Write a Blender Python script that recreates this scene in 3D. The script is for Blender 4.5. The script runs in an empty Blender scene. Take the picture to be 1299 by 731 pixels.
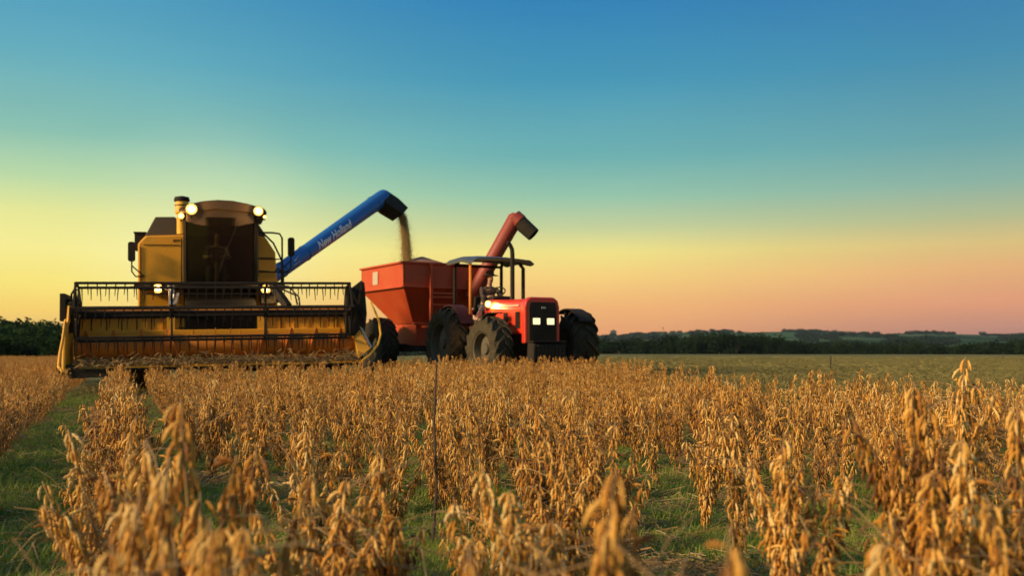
import bpy, bmesh, math, random
import numpy as np
from mathutils import Vector, Matrix, Euler, noise

C = bpy.context.scene.collection
R = math.radians
rnd = random.Random(7)

# ------------------------------------------------------------------ camera
CAM_H, FPX = 0.80, 1263.0
PITCH = math.atan(79.5 / FPX)
cam_d = bpy.data.cameras.new("camera")
cam_d.lens = 35.0; cam_d.sensor_width = 36.0
cam_d.clip_start = 0.05; cam_d.clip_end = 20000
cam = bpy.data.objects.new("camera", cam_d); C.objects.link(cam)
cam.location = (0, 0, CAM_H); cam.rotation_euler = (R(90) + PITCH, 0, 0)
cam_d.dof.use_dof = True; cam_d.dof.focus_distance = 6.0; cam_d.dof.aperture_fstop = 3.8
bpy.context.scene.camera = cam

# ------------------------------------------------------------------ sky
SUN_AZ, SUN_EL = -117.0, 22.0            # degrees clockwise from the view direction, and height
world = bpy.data.worlds.new("World"); bpy.context.scene.world = world
world.use_nodes = True
nt = world.node_tree; nt.nodes.clear()
def lin(c): return tuple(((v/255)/12.92 if v/255 <= .04045 else (((v/255)+.055)/1.055)**2.4) for v in c) + (1,)
def wn(t, **k):
    n = nt.nodes.new(t)
    for a, b in k.items(): setattr(n, a, b)
    return n
w_out = wn('ShaderNodeOutputWorld')
tc = wn('ShaderNodeTexCoord'); sep = wn('ShaderNodeSeparateXYZ')
nt.links.new(tc.outputs['Generated'], sep.inputs[0])
asin = wn('ShaderNodeMath', operation='ARCSINE'); nt.links.new(sep.outputs['Z'], asin.inputs[0])
elev = wn('ShaderNodeMapRange'); nt.links.new(asin.outputs[0], elev.inputs[0])
elev.inputs['From Min'].default_value = 0; elev.inputs['From Max'].default_value = R(40)
azi = wn('ShaderNodeMath', operation='ARCTAN2')
nt.links.new(sep.outputs['X'], azi.inputs[0]); nt.links.new(sep.outputs['Y'], azi.inputs[1])
def py_el(y): return (math.degrees(math.atan((365.5 - y) / FPX) + PITCH)) / 40.0
def ramp(stops):
    n = wn('ShaderNodeValToRGB'); cr = n.color_ramp
    stops = sorted(stops, key=lambda s: s[0])
    while len(cr.elements) < len(stops): cr.elements.new(0.5)
    for e, (p, c) in zip(cr.elements, stops): e.position = p
    for e, (p, c) in zip(cr.elements, stops): e.color = lin(c)
    nt.links.new(elev.outputs[0], n.inputs[0]); return n
HI = [(1.0, (92, 138, 182)), (0.72, (66, 126, 178))]
left = ramp([(py_el(y), c) for y, c in ((0,(70,152,190)),(100,(98,172,188)),(190,(138,194,176)),(245,(186,216,162)),(285,(232,232,146)),(325,(252,240,144)),(365,(254,232,116)),(400,(252,208,96)),(438,(230,174,104)))] + HI)
mid = ramp([(py_el(y), c) for y, c in ((0,(42,128,182)),(100,(64,150,182)),(200,(108,178,176)),(250,(150,198,168)),(290,(200,210,150)),(320,(242,226,128)),(350,(250,210,118)),(390,(248,180,106)),(435,(238,150,92)))] + HI)
right = ramp([(py_el(y), c) for y, c in ((0,(48,122,175)),(100,(62,138,170)),(200,(98,158,162)),(250,(134,174,156)),(290,(178,184,134)),(320,(220,190,118)),(350,(232,172,110)),(390,(222,146,106)),(425,(184,120,104)))] + HI)
def mixrgb(fac, a, b):
    n = wn('ShaderNodeMix', data_type='RGBA')
    nt.links.new(fac, n.inputs[0]); nt.links.new(a, n.inputs[6]); nt.links.new(b, n.inputs[7]); return n.outputs[2]
def azr(a0, a1):
    n = wn('ShaderNodeMapRange', interpolation_type='SMOOTHSTEP'); nt.links.new(azi.outputs[0], n.inputs[0])
    n.inputs['From Min'].default_value = R(a0); n.inputs['From Max'].default_value = R(a1); return n.outputs[0]
sky_c = mixrgb(azr(-26, 4), left.outputs[0], mid.outputs[0])
sky_c = mixrgb(azr(2, 28), sky_c, right.outputs[0])
# paler glow added to the sky low behind the harvester cab
gv_ = wn('ShaderNodeVectorMath', operation='DOT_PRODUCT'); nrmz = wn('ShaderNodeVectorMath', operation='NORMALIZE')
nt.links.new(tc.outputs['Generated'], nrmz.inputs[0]); nt.links.new(nrmz.outputs[0], gv_.inputs[0])
gv_.inputs[1].default_value = Vector((math.sin(R(-17))*math.cos(R(5.5)), math.cos(R(-17))*math.cos(R(5.5)), math.sin(R(5.5))))
gl_ = wn('ShaderNodeMapRange'); nt.links.new(gv_.outputs['Value'], gl_.inputs[0])
gl_.inputs['From Min'].default_value = math.cos(R(8.5)); gl_.inputs['From Max'].default_value = 1.0
glp = wn('ShaderNodeMath', operation='POWER'); nt.links.new(gl_.outputs[0], glp.inputs[0]); glp.inputs[1].default_value = 2.0
glm = wn('ShaderNodeMath', operation='MULTIPLY'); nt.links.new(glp.outputs[0], glm.inputs[0]); glm.inputs[1].default_value = .30
glc = wn('ShaderNodeRGB'); glc.outputs[0].default_value = lin((246, 250, 200))
sky_c = mixrgb(glm.outputs[0], sky_c, glc.outputs[0])
# faint uneven streaks of thin high haze
sn = wn('ShaderNodeTexNoise'); smap = wn('ShaderNodeMapping'); smap.inputs['Scale'].default_value = (1.6, 1.6, 9.0)
nt.links.new(tc.outputs['Generated'], smap.inputs[0]); nt.links.new(smap.outputs[0], sn.inputs['Vector']); sn.inputs['Scale'].default_value = 1.7; sn.inputs['Detail'].default_value = 4
sr = wn('ShaderNodeMapRange'); nt.links.new(sn.outputs[0], sr.inputs[0]); sr.inputs['From Min'].default_value = .3; sr.inputs['From Max'].default_value = .75; sr.inputs['To Min'].default_value = .965; sr.inputs['To Max'].default_value = 1.045
smul = wn('ShaderNodeVectorMath', operation='SCALE'); nt.links.new(sky_c, smul.inputs[0]); nt.links.new(sr.outputs[0], smul.inputs['Scale']); sky_c = smul.outputs[0]
grad_bg = wn('ShaderNodeBackground'); nt.links.new(sky_c, grad_bg.inputs[0]); grad_bg.inputs[1].default_value = 0.755
nish = wn('ShaderNodeTexSky'); nish.sky_type = 'NISHITA'; nish.sun_disc = False
nish.sun_elevation = R(SUN_EL); nish.sun_rotation = R(SUN_AZ)
nish_bg = wn('ShaderNodeBackground'); nt.links.new(nish.outputs[0], nish_bg.inputs[0]); nish_bg.inputs[1].default_value = 0.05
mx = wn('ShaderNodeMixShader'); mx.inputs[0].default_value = 0.9
nt.links.new(nish_bg.outputs[0], mx.inputs[1]); nt.links.new(grad_bg.outputs[0], mx.inputs[2])
nt.links.new(mx.outputs[0], w_out.inputs[0])

# ------------------------------------------------------------------ sun
sun_d = bpy.data.lights.new("sun", 'SUN'); sun_d.energy = 4.2; sun_d.angle = R(8); sun_d.color = (1.0, 0.72, 0.42)
sun = bpy.data.objects.new("sun", sun_d); C.objects.link(sun)
to_sun = Vector((math.sin(R(SUN_AZ))*math.cos(R(SUN_EL)), math.cos(R(SUN_AZ))*math.cos(R(SUN_EL)), math.sin(R(SUN_EL))))
sun.rotation_euler = (-to_sun).to_track_quat('-Z', 'Y').to_euler()
sun.location = (-20, -5, 15)

vs = bpy.context.scene.view_settings
vs.view_transform = 'Standard'; vs.look = 'None'; vs.gamma = 1; vs.exposure = 0.52; vs.use_curve_mapping = False
bpy.context.scene.cycles.max_bounces = 6
bpy.context.scene.cycles.transparent_max_bounces = 8

# ================================================================== helpers
def ray(px, py):
    x = (px - 649.5) / FPX; y = -(py - 365.5) / FPX
    c, s = math.cos(PITCH), math.sin(PITCH)
    return Vector((x, c - s*y, s + c*y))
def at(px, py, D):
    d = ray(px, py); return Vector((0, 0, CAM_H)) + d * (D / d.y)
def S(t): t = max(0.0, min(1.0, t)); return t*t*(3 - 2*t)
def ground(x, y):
    z = 0.15 * S((x + 6.0) / 7.0) * S((y - 8.0) / 10.0)
    d = math.hypot(x, y)
    d0 = 100 if x < -15 else 175
    z -= 7.0 * S((d - d0) / 220.0)
    if d < 60: z += 0.02 * noise.noise(Vector((x*.7, y*.7, 3.1))) * S((d-.5)/2)
    return z

def material(name, build):
    m = bpy.data.materials.new(name); m.use_nodes = True
    t = m.node_tree; t.nodes.clear()
    o = t.nodes.new('ShaderNodeOutputMaterial')
    build(t, o); return m
def N(t, typ, **k):
    n = t.nodes.new(typ)
    for a, b in k.items(): setattr(n, a, b)
    return n
def noise_tex(t, scale, detail=5, rough=.6, coord='Object', stretch=None):
    tcn = N(t, 'ShaderNodeTexCoord'); mp = N(t, 'ShaderNodeMapping')
    t.links.new(tcn.outputs[coord], mp.inputs[0])
    if stretch: mp.inputs['Scale'].default_value = stretch
    n = N(t, 'ShaderNodeTexNoise'); n.inputs['Scale'].default_value = scale
    n.inputs['Detail'].default_value = detail; n.inputs['Roughness'].default_value = rough
    t.links.new(mp.outputs[0], n.inputs['Vector']); return n
def cramp(t, src, stops):
    n = N(t, 'ShaderNodeValToRGB'); cr = n.color_ramp
    while len(cr.elements) < len(stops): cr.elements.new(.5)
    for e, (p, c) in zip(cr.elements, stops): e.position = p
    for e, (p, c) in zip(cr.elements, stops): e.color = (*c, 1)
    t.links.new(src, n.inputs[0]); return n
def paint(name, col, dust=(.16,.11,.06), amount=.45, rough=.45, metallic=0, scale=2.2, bump=.02, spec=.5):
    """worn paint: dust patches and fine scratches over a base colour"""
    def b(t, o):
        p = N(t, 'ShaderNodeBsdfPrincipled')
        n1 = noise_tex(t, scale, 8, .7); n2 = noise_tex(t, scale*14, 4, .6, stretch=(1, 1, .35))
        muln = N(t, 'ShaderNodeMath', operation='MULTIPLY'); t.links.new(n1.outputs[0], muln.inputs[0]); t.links.new(n2.outputs[0], muln.inputs[1])
        r = cramp(t, muln.outputs[0], [(.12, (0,0,0)), (.48, (amount,)*3)])
        mxn = N(t, 'ShaderNodeMix', data_type='RGBA'); mxn.inputs[6].default_value = (*col, 1); mxn.inputs[7].default_value = (*dust, 1)
        t.links.new(r.outputs[0], mxn.inputs[0])
        t.links.new(mxn.outputs[2], p.inputs['Base Color'])
        rr = N(t, 'ShaderNodeMapRange'); t.links.new(r.outputs[0], rr.inputs[0])
        rr.inputs['To Min'].default_value = rough; rr.inputs['To Max'].default_value = min(1, rough + .6)
        t.links.new(rr.outputs[0], p.inputs['Roughness'])
        p.inputs['Metallic'].default_value = metallic; p.inputs['Specular IOR Level'].default_value = spec
        bp = N(t, 'ShaderNodeBump'); bp.inputs['Strength'].default_value = bump*8; bp.inputs['Distance'].default_value = .01
        t.links.new(n2.outputs[0], bp.inputs['Height']); t.links.new(bp.outputs[0], p.inputs['Normal'])
        t.links.new(p.outputs[0], o.inputs[0])
    return material(name, b)
def emit(name, col, s):
    def b(t, o):
        e = N(t, 'ShaderNodeEmission'); e.inputs[0].default_value = (*col, 1); e.inputs[1].default_value = s
        t.links.new(e.outputs[0], o.inputs[0])
    return material(name, b)
def glass(name, tint, gloss=.08):
    def b(t, o):
        tr = N(t, 'ShaderNodeBsdfTransparent'); tr.inputs[0].default_value = (*tint, 1)
        g = N(t, 'ShaderNodeBsdfGlossy'); g.inputs['Roughness'].default_value = .08
        fr = N(t, 'ShaderNodeFresnel'); fr.inputs[0].default_value = 1.28
        mxs = N(t, 'ShaderNodeMixShader'); t.links.new(fr.outputs[0], mxs.inputs[0])
        t.links.new(tr.outputs[0], mxs.inputs[1]); t.links.new(g.outputs[0], mxs.inputs[2])
        t.links.new(mxs.outputs[0], o.inputs[0])
    return material(name, b)
def plant_mat(name, stops, island=True, rough=.6, trans=.25, scale=9, spec=.3, vary=.5):
    def b(t, o):
        geo = N(t, 'ShaderNodeNewGeometry'); oi = N(t, 'ShaderNodeObjectInfo')
        nz = noise_tex(t, scale, 3, .6)
        a = N(t, 'ShaderNodeMath', operation='MULTIPLY'); t.links.new(geo.outputs['Random Per Island'], a.inputs[0]); a.inputs[1].default_value = vary
        b2 = N(t, 'ShaderNodeMath', operation='MULTIPLY_ADD'); t.links.new(oi.outputs['Random'], b2.inputs[0]); b2.inputs[1].default_value = .3; t.links.new(a.outputs[0], b2.inputs[2])
        c2 = N(t, 'ShaderNodeMath', operation='MULTIPLY_ADD'); t.links.new(nz.outputs[0], c2.inputs[0]); c2.inputs[1].default_value = .3; t.links.new(b2.outputs[0], c2.inputs[2])
        r = cramp(t, c2.outputs[0], stops)
        p = N(t, 'ShaderNodeBsdfPrincipled'); t.links.new(r.outputs[0], p.inputs['Base Color'])
        p.inputs['Roughness'].default_value = rough; p.inputs['Specular IOR Level'].default_value = spec
        tl = N(t, 'ShaderNodeBsdfTranslucent'); t.links.new(r.outputs[0], tl.inputs[0])
        mxs = N(t, 'ShaderNodeMixShader'); mxs.inputs[0].default_value = trans
        t.links.new(p.outputs[0], mxs.inputs[1]); t.links.new(tl.outputs[0], mxs.inputs[2])
        t.links.new(mxs.outputs[0], o.inputs[0])
    return material(name, b)

class MB:
    """collects shapes and links them as ONE mesh object"""
    def __init__(s): s.v = []; s.f = []
    def add(s, vs_, fs_):
        k = len(s.v); s.v += [tuple(p) for p in vs_]; s.f += [tuple(i + k for i in f) for f in fs_]; return s
    def box(s, c, d, rot=None):
        x, y, z = d[0]/2, d[1]/2, d[2]/2
        P = [Vector((i*x, j*y, k*z)) for i in (-1,1) for j in (-1,1) for k in (-1,1)]
        if rot is not None:
            M = Euler(rot).to_matrix() if not isinstance(rot, Matrix) else rot
            P = [M @ p for p in P]
        P = [p + Vector(c) for p in P]
        return s.add(P, [(0,1,3,2),(4,6,7,5),(0,4,5,1),(2,3,7,6),(0,2,6,4),(1,5,7,3)])
    def bar(s, a, b, w, h=None):
        """square bar from a to b"""
        a, b = Vector(a), Vector(b); d = b - a; h = h or w
        q = d.to_track_quat('X', 'Z').to_matrix()
        return s.box((a + b)/2, (d.length, w, h), q)
    def tube(s, pts, r, n=8, cap=True):
        pts = [Vector(p) for p in pts]; rs = r if isinstance(r, (list, tuple)) else [r]*len(pts)
        rings = []; up = None
        for i, p in enumerate(pts):
            t = (pts[min(i+1, len(pts)-1)] - pts[max(i-1, 0)]).normalized()
            if up is None: up = Vector((0,0,1)) if abs(t.z) < .9 else Vector((1,0,0))
            e1 = t.cross(up).normalized(); e2 = e1.cross(t).normalized(); up = e2
            rings.append([p + (e1*math.cos(2*math.pi*k/n) + e2*math.sin(2*math.pi*k/n))*rs[i] for k in range(n)])
        V = [q for ring in rings for q in ring]; F = []
        for i in range(len(pts)-1):
            for k in range(n): F.append((i*n+k, i*n+(k+1)%n, (i+1)*n+(k+1)%n, (i+1)*n+k))
        if cap: F.append(tuple(range(n))[::-1]); F.append(tuple((len(pts)-1)*n + k for k in range(n)))
        return s.add(V, F)
    def lathe(s, prof, c, axis='x', n=28, closed=False):
        """prof: list of (radius, along)"""
        V = []; F = []; m = len(prof)
        for k in range(n):
            a = 2*math.pi*k/n
            for r, h in prof:
                p = (h, r*math.cos(a), r*math.sin(a)) if axis == 'x' else ((r*math.cos(a), h, r*math.sin(a)) if axis == 'y' else (r*math.cos(a), r*math.sin(a), h))
                V.append((p[0]+c[0], p[1]+c[1], p[2]+c[2]))
        for k in range(n):
            for i in range(m if closed else m-1):
                j = (i+1) % m
                F.append((k*m+i, ((k+1)%n)*m+i, ((k+1)%n)*m+j, k*m+j))
        return s.add(V, F)
    def prism(s, poly, a0, a1, axis='y'):
        """poly of 2D points extruded between a0 and a1 along axis: y: (x,z), x: (y,z), z: (x,y)"""
        def P(p, a): return (p[0], a, p[1]) if axis == 'y' else ((a, p[0], p[1]) if axis == 'x' else (p[0], p[1], a))
        n = len(poly); V = [P(p, a0) for p in poly] + [P(p, a1) for p in poly]
        F = [tuple(range(n)), tuple(range(2*n-1, n-1, -1))] + [(i, i+n, (i+1)%n+n, (i+1)%n) for i in range(n)]
        return s.add(V, F)
    def hexa(s, a, b):
        """closed solid between two quads a and b"""
        return s.add(list(a)+list(b), [(3,2,1,0),(4,5,6,7)] + [(i,(i+1)%4,(i+1)%4+4,i+4) for i in range(4)])
    def build(s, name, mat, parent=None, smooth=False, bevel=0, fix=True):
        me = bpy.data.meshes.new(name); me.from_pydata(s.v, [], s.f); me.update()
        if fix:
            bm = bmesh.new(); bm.from_mesh(me); bmesh.ops.recalc_face_normals(bm, faces=bm.faces); bm.to_mesh(me); bm.free()
        if smooth:
            me.polygons.foreach_set('use_smooth', [True]*len(me.polygons)); me.set_sharp_from_angle(angle=R(40))
        me.materials.append(mat)
        o = bpy.data.objects.new(name, me); C.objects.link(o)
        if parent: o.parent = parent
        if bevel:
            b = o.modifiers.new('bevel', 'BEVEL'); b.width = bevel; b.segments = 2; b.limit_method = 'ANGLE'
        return o
def tag(o, label=None, cat=None, group=None, kind=None):
    if label: o['label'] = label
    if cat: o['category'] = cat
    if group: o['group'] = group
    if kind: o['kind'] = kind
    return o
def empty(name, loc, rot=(0,0,0)):
    o = bpy.data.objects.new(name, None); C.objects.link(o); o.location = loc; o.rotation_euler = rot; o.empty_display_size = .3; return o
def raw_mesh(name, V, F, mat, smooth=False):
    me = bpy.data.meshes.new(name); me.from_pydata([tuple(p) for p in V], [], F); me.update()
    if smooth: me.polygons.foreach_set('use_smooth', [True]*len(me.polygons))
    me.materials.append(mat); return me
def scatter(name, pts, rots, scls, idxs, protos, mat=None):
    """ONE stuff object: points that carry copies of the prototypes"""
    me = bpy.data.meshes.new(name); me.from_pydata(pts, [], [])
    a = me.attributes.new('rot', 'FLOAT_VECTOR', 'POINT'); a.data.foreach_set('vector', np.array(rots, dtype=np.float32).ravel())
    a = me.attributes.new('scl', 'FLOAT_VECTOR', 'POINT'); a.data.foreach_set('vector', np.array(scls, dtype=np.float32).ravel())
    a = me.attributes.new('idx', 'INT', 'POINT'); a.data.foreach_set('value', np.array(idxs, dtype=np.int32))
    o = bpy.data.objects.new(name, me); C.objects.link(o)
    col = bpy.data.collections.new(name + '_kinds')
    for i, pm in enumerate(protos):
        po = bpy.data.objects.new('%s_kind_%02d' % (name, i), pm); col.objects.link(po)
    g = bpy.data.node_groups.new(name + '_scatter', 'GeometryNodeTree')
    g.interface.new_socket('Geometry', in_out='INPUT', socket_type='NodeSocketGeometry')
    g.interface.new_socket('Geometry', in_out='OUTPUT', socket_type='NodeSocketGeometry')
    gi = g.nodes.new('NodeGroupInput'); go = g.nodes.new('NodeGroupOutput')
    ci = g.nodes.new('GeometryNodeCollectionInfo'); ci.inputs['Collection'].default_value = col
    ci.inputs['Separate Children'].default_value = True; ci.inputs['Reset Children'].default_value = True
    iop = g.nodes.new('GeometryNodeInstanceOnPoints'); iop.inputs['Pick Instance'].default_value = True
    def attr(nm, ty):
        n = g.nodes.new('GeometryNodeInputNamedAttribute'); n.data_type = ty; n.inputs['Name'].default_value = nm; return n.outputs[0]
    e2r = g.nodes.new('FunctionNodeEulerToRotation')
    g.links.new(attr('rot', 'FLOAT_VECTOR'), e2r.inputs[0])
    g.links.new(gi.outputs[0], iop.inputs['Points']); g.links.new(ci.outputs[0], iop.inputs['Instance'])
    g.links.new(attr('idx', 'INT'), iop.inputs['Instance Index'])
    g.links.new(e2r.outputs[0], iop.inputs['Rotation']); g.links.new(attr('scl', 'FLOAT_VECTOR'), iop.inputs['Scale'])
    g.links.new(iop.outputs[0], go.inputs[0])
    m = o.modifiers.new('scatter', 'NODES'); m.node_group = g
    return o

# ================================================================== materials
M = {}
M['yellow'] = paint('harvester_yellow', (.74,.34,.008), dust=(.45,.22,.03), amount=.45, rough=.4)
M['gold'] = paint('dusty_gold', (.80,.40,.014), dust=(.55,.27,.03), amount=.5, rough=.5, scale=3)
M['orange_brown'] = paint('rusty_gold', (.70,.23,.012), dust=(.42,.17,.03), amount=.5, rough=.6, scale=4)
M['black'] = paint('black_steel', (.014,.011,.008), dust=(.05,.035,.018), amount=.6, rough=.7, spec=.2)
M['dark'] = paint('dark_grime', (.02,.017,.013), dust=(.06,.045,.025), amount=.7, rough=.85, spec=.2)
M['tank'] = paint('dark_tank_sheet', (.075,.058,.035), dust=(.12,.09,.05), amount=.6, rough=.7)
M['visor'] = paint('glare_brown_visor', (.055,.028,.006), dust=(.075,.04,.010), amount=.5, rough=.45)  # brown stands for the amber lamp glare over the cab top
M['blue'] = paint('auger_blue', (.006,.10,.33), dust=(.05,.14,.26), amount=.3, rough=.38)
M['red'] = paint('tractor_red', (.60,.020,.008), dust=(.34,.12,.05), amount=.4, rough=.24)
M['cartred'] = paint('cart_red', (.47,.042,.006), dust=(.46,.15,.03), amount=.5, rough=.5, scale=1.6)
M['auger_red'] = paint('auger_red', (.27,.030,.012), dust=(.20,.06,.03), amount=.4, rough=.5)
M['dark_red'] = paint('shaded_grimy_red', (.10,.012,.008), dust=(.06,.04,.025), amount=.7, rough=.6)  # tractor red darkened for the shadow on the rear fenders, plus grime
M['rubber'] = paint('tyre_rubber', (.024,.019,.013), dust=(.12,.09,.05), amount=.7, rough=.95, spec=.15, scale=5)
M['mud_rubber'] = paint('muddy_rubber', (.026,.021,.014), dust=(.13,.105,.055), amount=.85, rough=.95, spec=.15, scale=4)
M['rim'] = paint('dusty_rim', (.10,.085,.05), dust=(.07,.055,.03), amount=.8, rough=.7)
M['white'] = paint('white_paint', (.75,.74,.70), dust=(.4,.34,.25), amount=.2, rough=.5)
M['cream'] = paint('worn_label', (.50,.42,.30), dust=(.4,.25,.14), amount=.5, rough=.6)
M['steel'] = paint('bare_steel', (.35,.32,.27), dust=(.2,.14,.08), amount=.5, rough=.4, metallic=.7)
M['canopy'] = paint('canopy_sheet', (.05,.055,.06), dust=(.10,.09,.07), amount=.5, rough=.35)
M['glass'] = glass("cab_glass", (.50,.50,.38))
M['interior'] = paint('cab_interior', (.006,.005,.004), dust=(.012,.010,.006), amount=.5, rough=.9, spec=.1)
M['lamp_hot'] = emit('lamp_light', (1.0,.72,.30), 14.0)
M['lamp_warm'] = emit('lamp_light_warm', (1.0,.60,.18), 5.0)
M['lamp_rim'] = emit('lamp_rim_light', (1.0,.48,.06), 3.0)
def m_head(t, o):
    e = N(t, 'ShaderNodeEmission'); e.inputs[0].default_value = (1.0,.87,.45,1)
    w = N(t, 'ShaderNodeTexWave'); w.inputs['Scale'].default_value = 9; w.inputs['Distortion'].default_value = 1.5
    tcn = N(t, 'ShaderNodeTexCoord'); t.links.new(tcn.outputs['Object'], w.inputs['Vector'])
    mr = N(t, 'ShaderNodeMapRange'); t.links.new(w.outputs['Fac'], mr.inputs[0]); mr.inputs['To Min'].default_value = .62; mr.inputs['To Max'].default_value = 1.35
    t.links.new(mr.outputs[0], e.inputs[1]); t.links.new(e.outputs[0], o.inputs[0])
M['head_lamp'] = material('headlight_light', m_head)
M['cloth_pale'] = paint('pale_shirt', (.36,.30,.22), amount=.2, rough=.9)
M['cloth_dark'] = paint('dark_cloth', (.05,.035,.03), amount=.2, rough=.9)
M['cloth_jeans'] = paint('dark_trousers', (.03,.035,.05), amount=.2, rough=.9)
M['skin'] = paint('skin', (.36,.19,.12), dust=(.3,.15,.1), amount=.2, rough=.55)
M['straw'] = plant_mat('straw', [(.1,(.16,.09,.03)), (.5,(.36,.22,.08)), (.9,(.52,.38,.17))], trans=.15)
M['stubble'] = plant_mat('stubble_straw', [(.1,(.07,.062,.016)), (.5,(.19,.165,.045)), (.9,(.36,.30,.11))], trans=.15)
M['pod'] = plant_mat('soybean_pod', [(.16,(.045,.016,.005)), (.36,(.26,.10,.016)), (.60,(.56,.25,.028)), (.86,(.74,.43,.10)), (1.0,(.78,.56,.22))], trans=.14, scale=30, vary=.62)
M['stem'] = plant_mat('soybean_stem', [(.1,(.10,.05,.02)), (.5,(.26,.15,.055)), (.9,(.42,.28,.12))], trans=.05)
M['grass'] = plant_mat('grass', [(.05,(.09,.13,.012)), (.4,(.21,.29,.028)), (.7,(.34,.39,.06)), (.95,(.52,.42,.14))], trans=.35)
M['weedleaf'] = plant_mat('weed_leaf', [(.1,(.035,.09,.014)), (.6,(.09,.19,.025)), (.95,(.18,.26,.06))], trans=.35)
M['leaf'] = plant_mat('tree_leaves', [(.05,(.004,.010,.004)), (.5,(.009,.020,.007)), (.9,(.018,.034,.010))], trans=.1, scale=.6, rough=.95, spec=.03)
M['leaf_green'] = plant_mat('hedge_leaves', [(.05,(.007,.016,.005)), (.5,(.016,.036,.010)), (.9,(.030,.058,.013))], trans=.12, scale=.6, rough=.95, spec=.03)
M['bark'] = paint('bark', (.05,.035,.022), dust=(.09,.07,.05), amount=.6, rough=.95)
M['bean'] = plant_mat('soybeans', [(.1,(.14,.085,.02)), (.5,(.38,.25,.075)), (.9,(.62,.47,.20))], trans=0)
M['wall_far'] = paint('farm_wall', (.06,.06,.055), amount=.3, rough=.9)

def m_ground(t, o):
    tcn = N(t, 'ShaderNodeTexCoord')
    p = N(t, 'ShaderNodeBsdfPrincipled'); p.inputs['Roughness'].default_value = .95; p.inputs['Specular IOR Level'].default_value = .1
    n1 = noise_tex(t, .35, 8, .7); n2 = noise_tex(t, 28, 6, .75); n3 = noise_tex(t, 5, 6, .7)
    soil = cramp(t, n2.outputs[0], [(.3,(.022,.018,.008)), (.52,(.06,.05,.02)), (.72,(.16,.12,.05))])
    grn = cramp(t, n2.outputs[0], [(.3,(.025,.04,.008)), (.6,(.08,.12,.022)), (.8,(.20,.18,.06))])
    mk = cramp(t, n3.outputs[0], [(.40,(0,0,0)), (.58,(1,1,1))])
    near = N(t, 'ShaderNodeMix', data_type='RGBA'); t.links.new(mk.outputs[0], near.inputs[0]); t.links.new(soil.outputs[0], near.inputs[6]); t.links.new(grn.outputs[0], near.inputs[7])
    # far stubble: windrows running across
    nr = noise_tex(t, .22, 6, .72, stretch=(.06, 1, 1)); nr2 = noise_tex(t, 2.4, 5, .7, stretch=(.2, 1, 1))
    add = N(t, 'ShaderNodeMath', operation='MULTIPLY_ADD'); t.links.new(nr2.outputs[0], add.inputs[0]); add.inputs[1].default_value = .5; t.links.new(nr.outputs[0], add.inputs[2])
    stub = cramp(t, add.outputs[0], [(.52,(.028,.032,.008)), (.63,(.075,.075,.02)), (.74,(.14,.125,.036)), (.88,(.28,.23,.085))])
    sp = N(t, 'ShaderNodeSeparateXYZ'); t.links.new(tcn.outputs['Object'], sp.inputs[0])
    d = N(t, 'ShaderNodeVectorMath', operation='LENGTH'); t.links.new(tcn.outputs['Object'], d.inputs[0])
    f = N(t, 'ShaderNodeMapRange'); t.links.new(d.outputs['Value'], f.inputs[0]); f.inputs['From Min'].default_value = 9; f.inputs['From Max'].default_value = 15
    mxn = N(t, 'ShaderNodeMix', data_type='RGBA'); t.links.new(f.outputs[0], mxn.inputs[0]); t.links.new(near.outputs[2], mxn.inputs[6]); t.links.new(stub.outputs[0], mxn.inputs[7])
    t.links.new(mxn.outputs[2], p.inputs['Base Color'])
    bp = N(t, 'ShaderNodeBump'); bp.inputs['Strength'].default_value = .8; bp.inputs['Distance'].default_value = .03
    t.links.new(n2.outputs[0], bp.inputs['Height']); t.links.new(bp.outputs[0], p.inputs['Normal'])
    t.links.new(p.outputs[0], o.inputs[0])
M['ground'] = material('field_soil', m_ground)
def m_hills(t, o):
    p = N(t, 'ShaderNodeBsdfPrincipled'); p.inputs['Roughness'].default_value = 1; p.inputs['Specular IOR Level'].default_value = 0
    n1 = noise_tex(t, .0045, 5, .6, stretch=(.5, 1, 1)); n2 = noise_tex(t, .05, 5, .7)
    a = N(t, 'ShaderNodeMath', operation='MULTIPLY_ADD'); t.links.new(n2.outputs[0], a.inputs[0]); a.inputs[1].default_value = .35; t.links.new(n1.outputs[0], a.inputs[2])
    r = cramp(t, a.outputs[0], [(.42,(.010,.024,.014)), (.60,(.022,.046,.022)), (.68,(.045,.095,.04)), (.82,(.11,.12,.055))])
    t.links.new(r.outputs[0], p.inputs['Base Color']); t.links.new(p.outputs[0], o.inputs[0])
M['hills'] = material('hill_cover', m_hills)

# ================================================================== setting: ground and hills
def axis(vals):
    out = [];
    for a, b, n in vals: out += list(np.linspace(a, b, n, endpoint=False))
    return out + [vals[-1][1]]
xs = axis([(-6000,-600,10), (-600,-120,16), (-120,-25,20), (-25,25,120), (25,120,20), (120,600,16), (600,6000,10)])
ys = axis([(-3000,-20,8), (-20,0,14), (0,30,90), (30,120,30), (120,600,32), (600,7000,16)])
gv = [(x, y, ground(x, y)) for y in ys for x in xs]
nx = len(xs)
gf = [(j*nx+i, j*nx+i+1, (j+1)*nx+i+1, (j+1)*nx+i) for j in range(len(ys)-1) for i in range(nx-1)]
g = MB(); g.add(gv, gf)
o = g.build('ground', M['ground'], smooth=True); tag(o, kind='structure')

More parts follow.
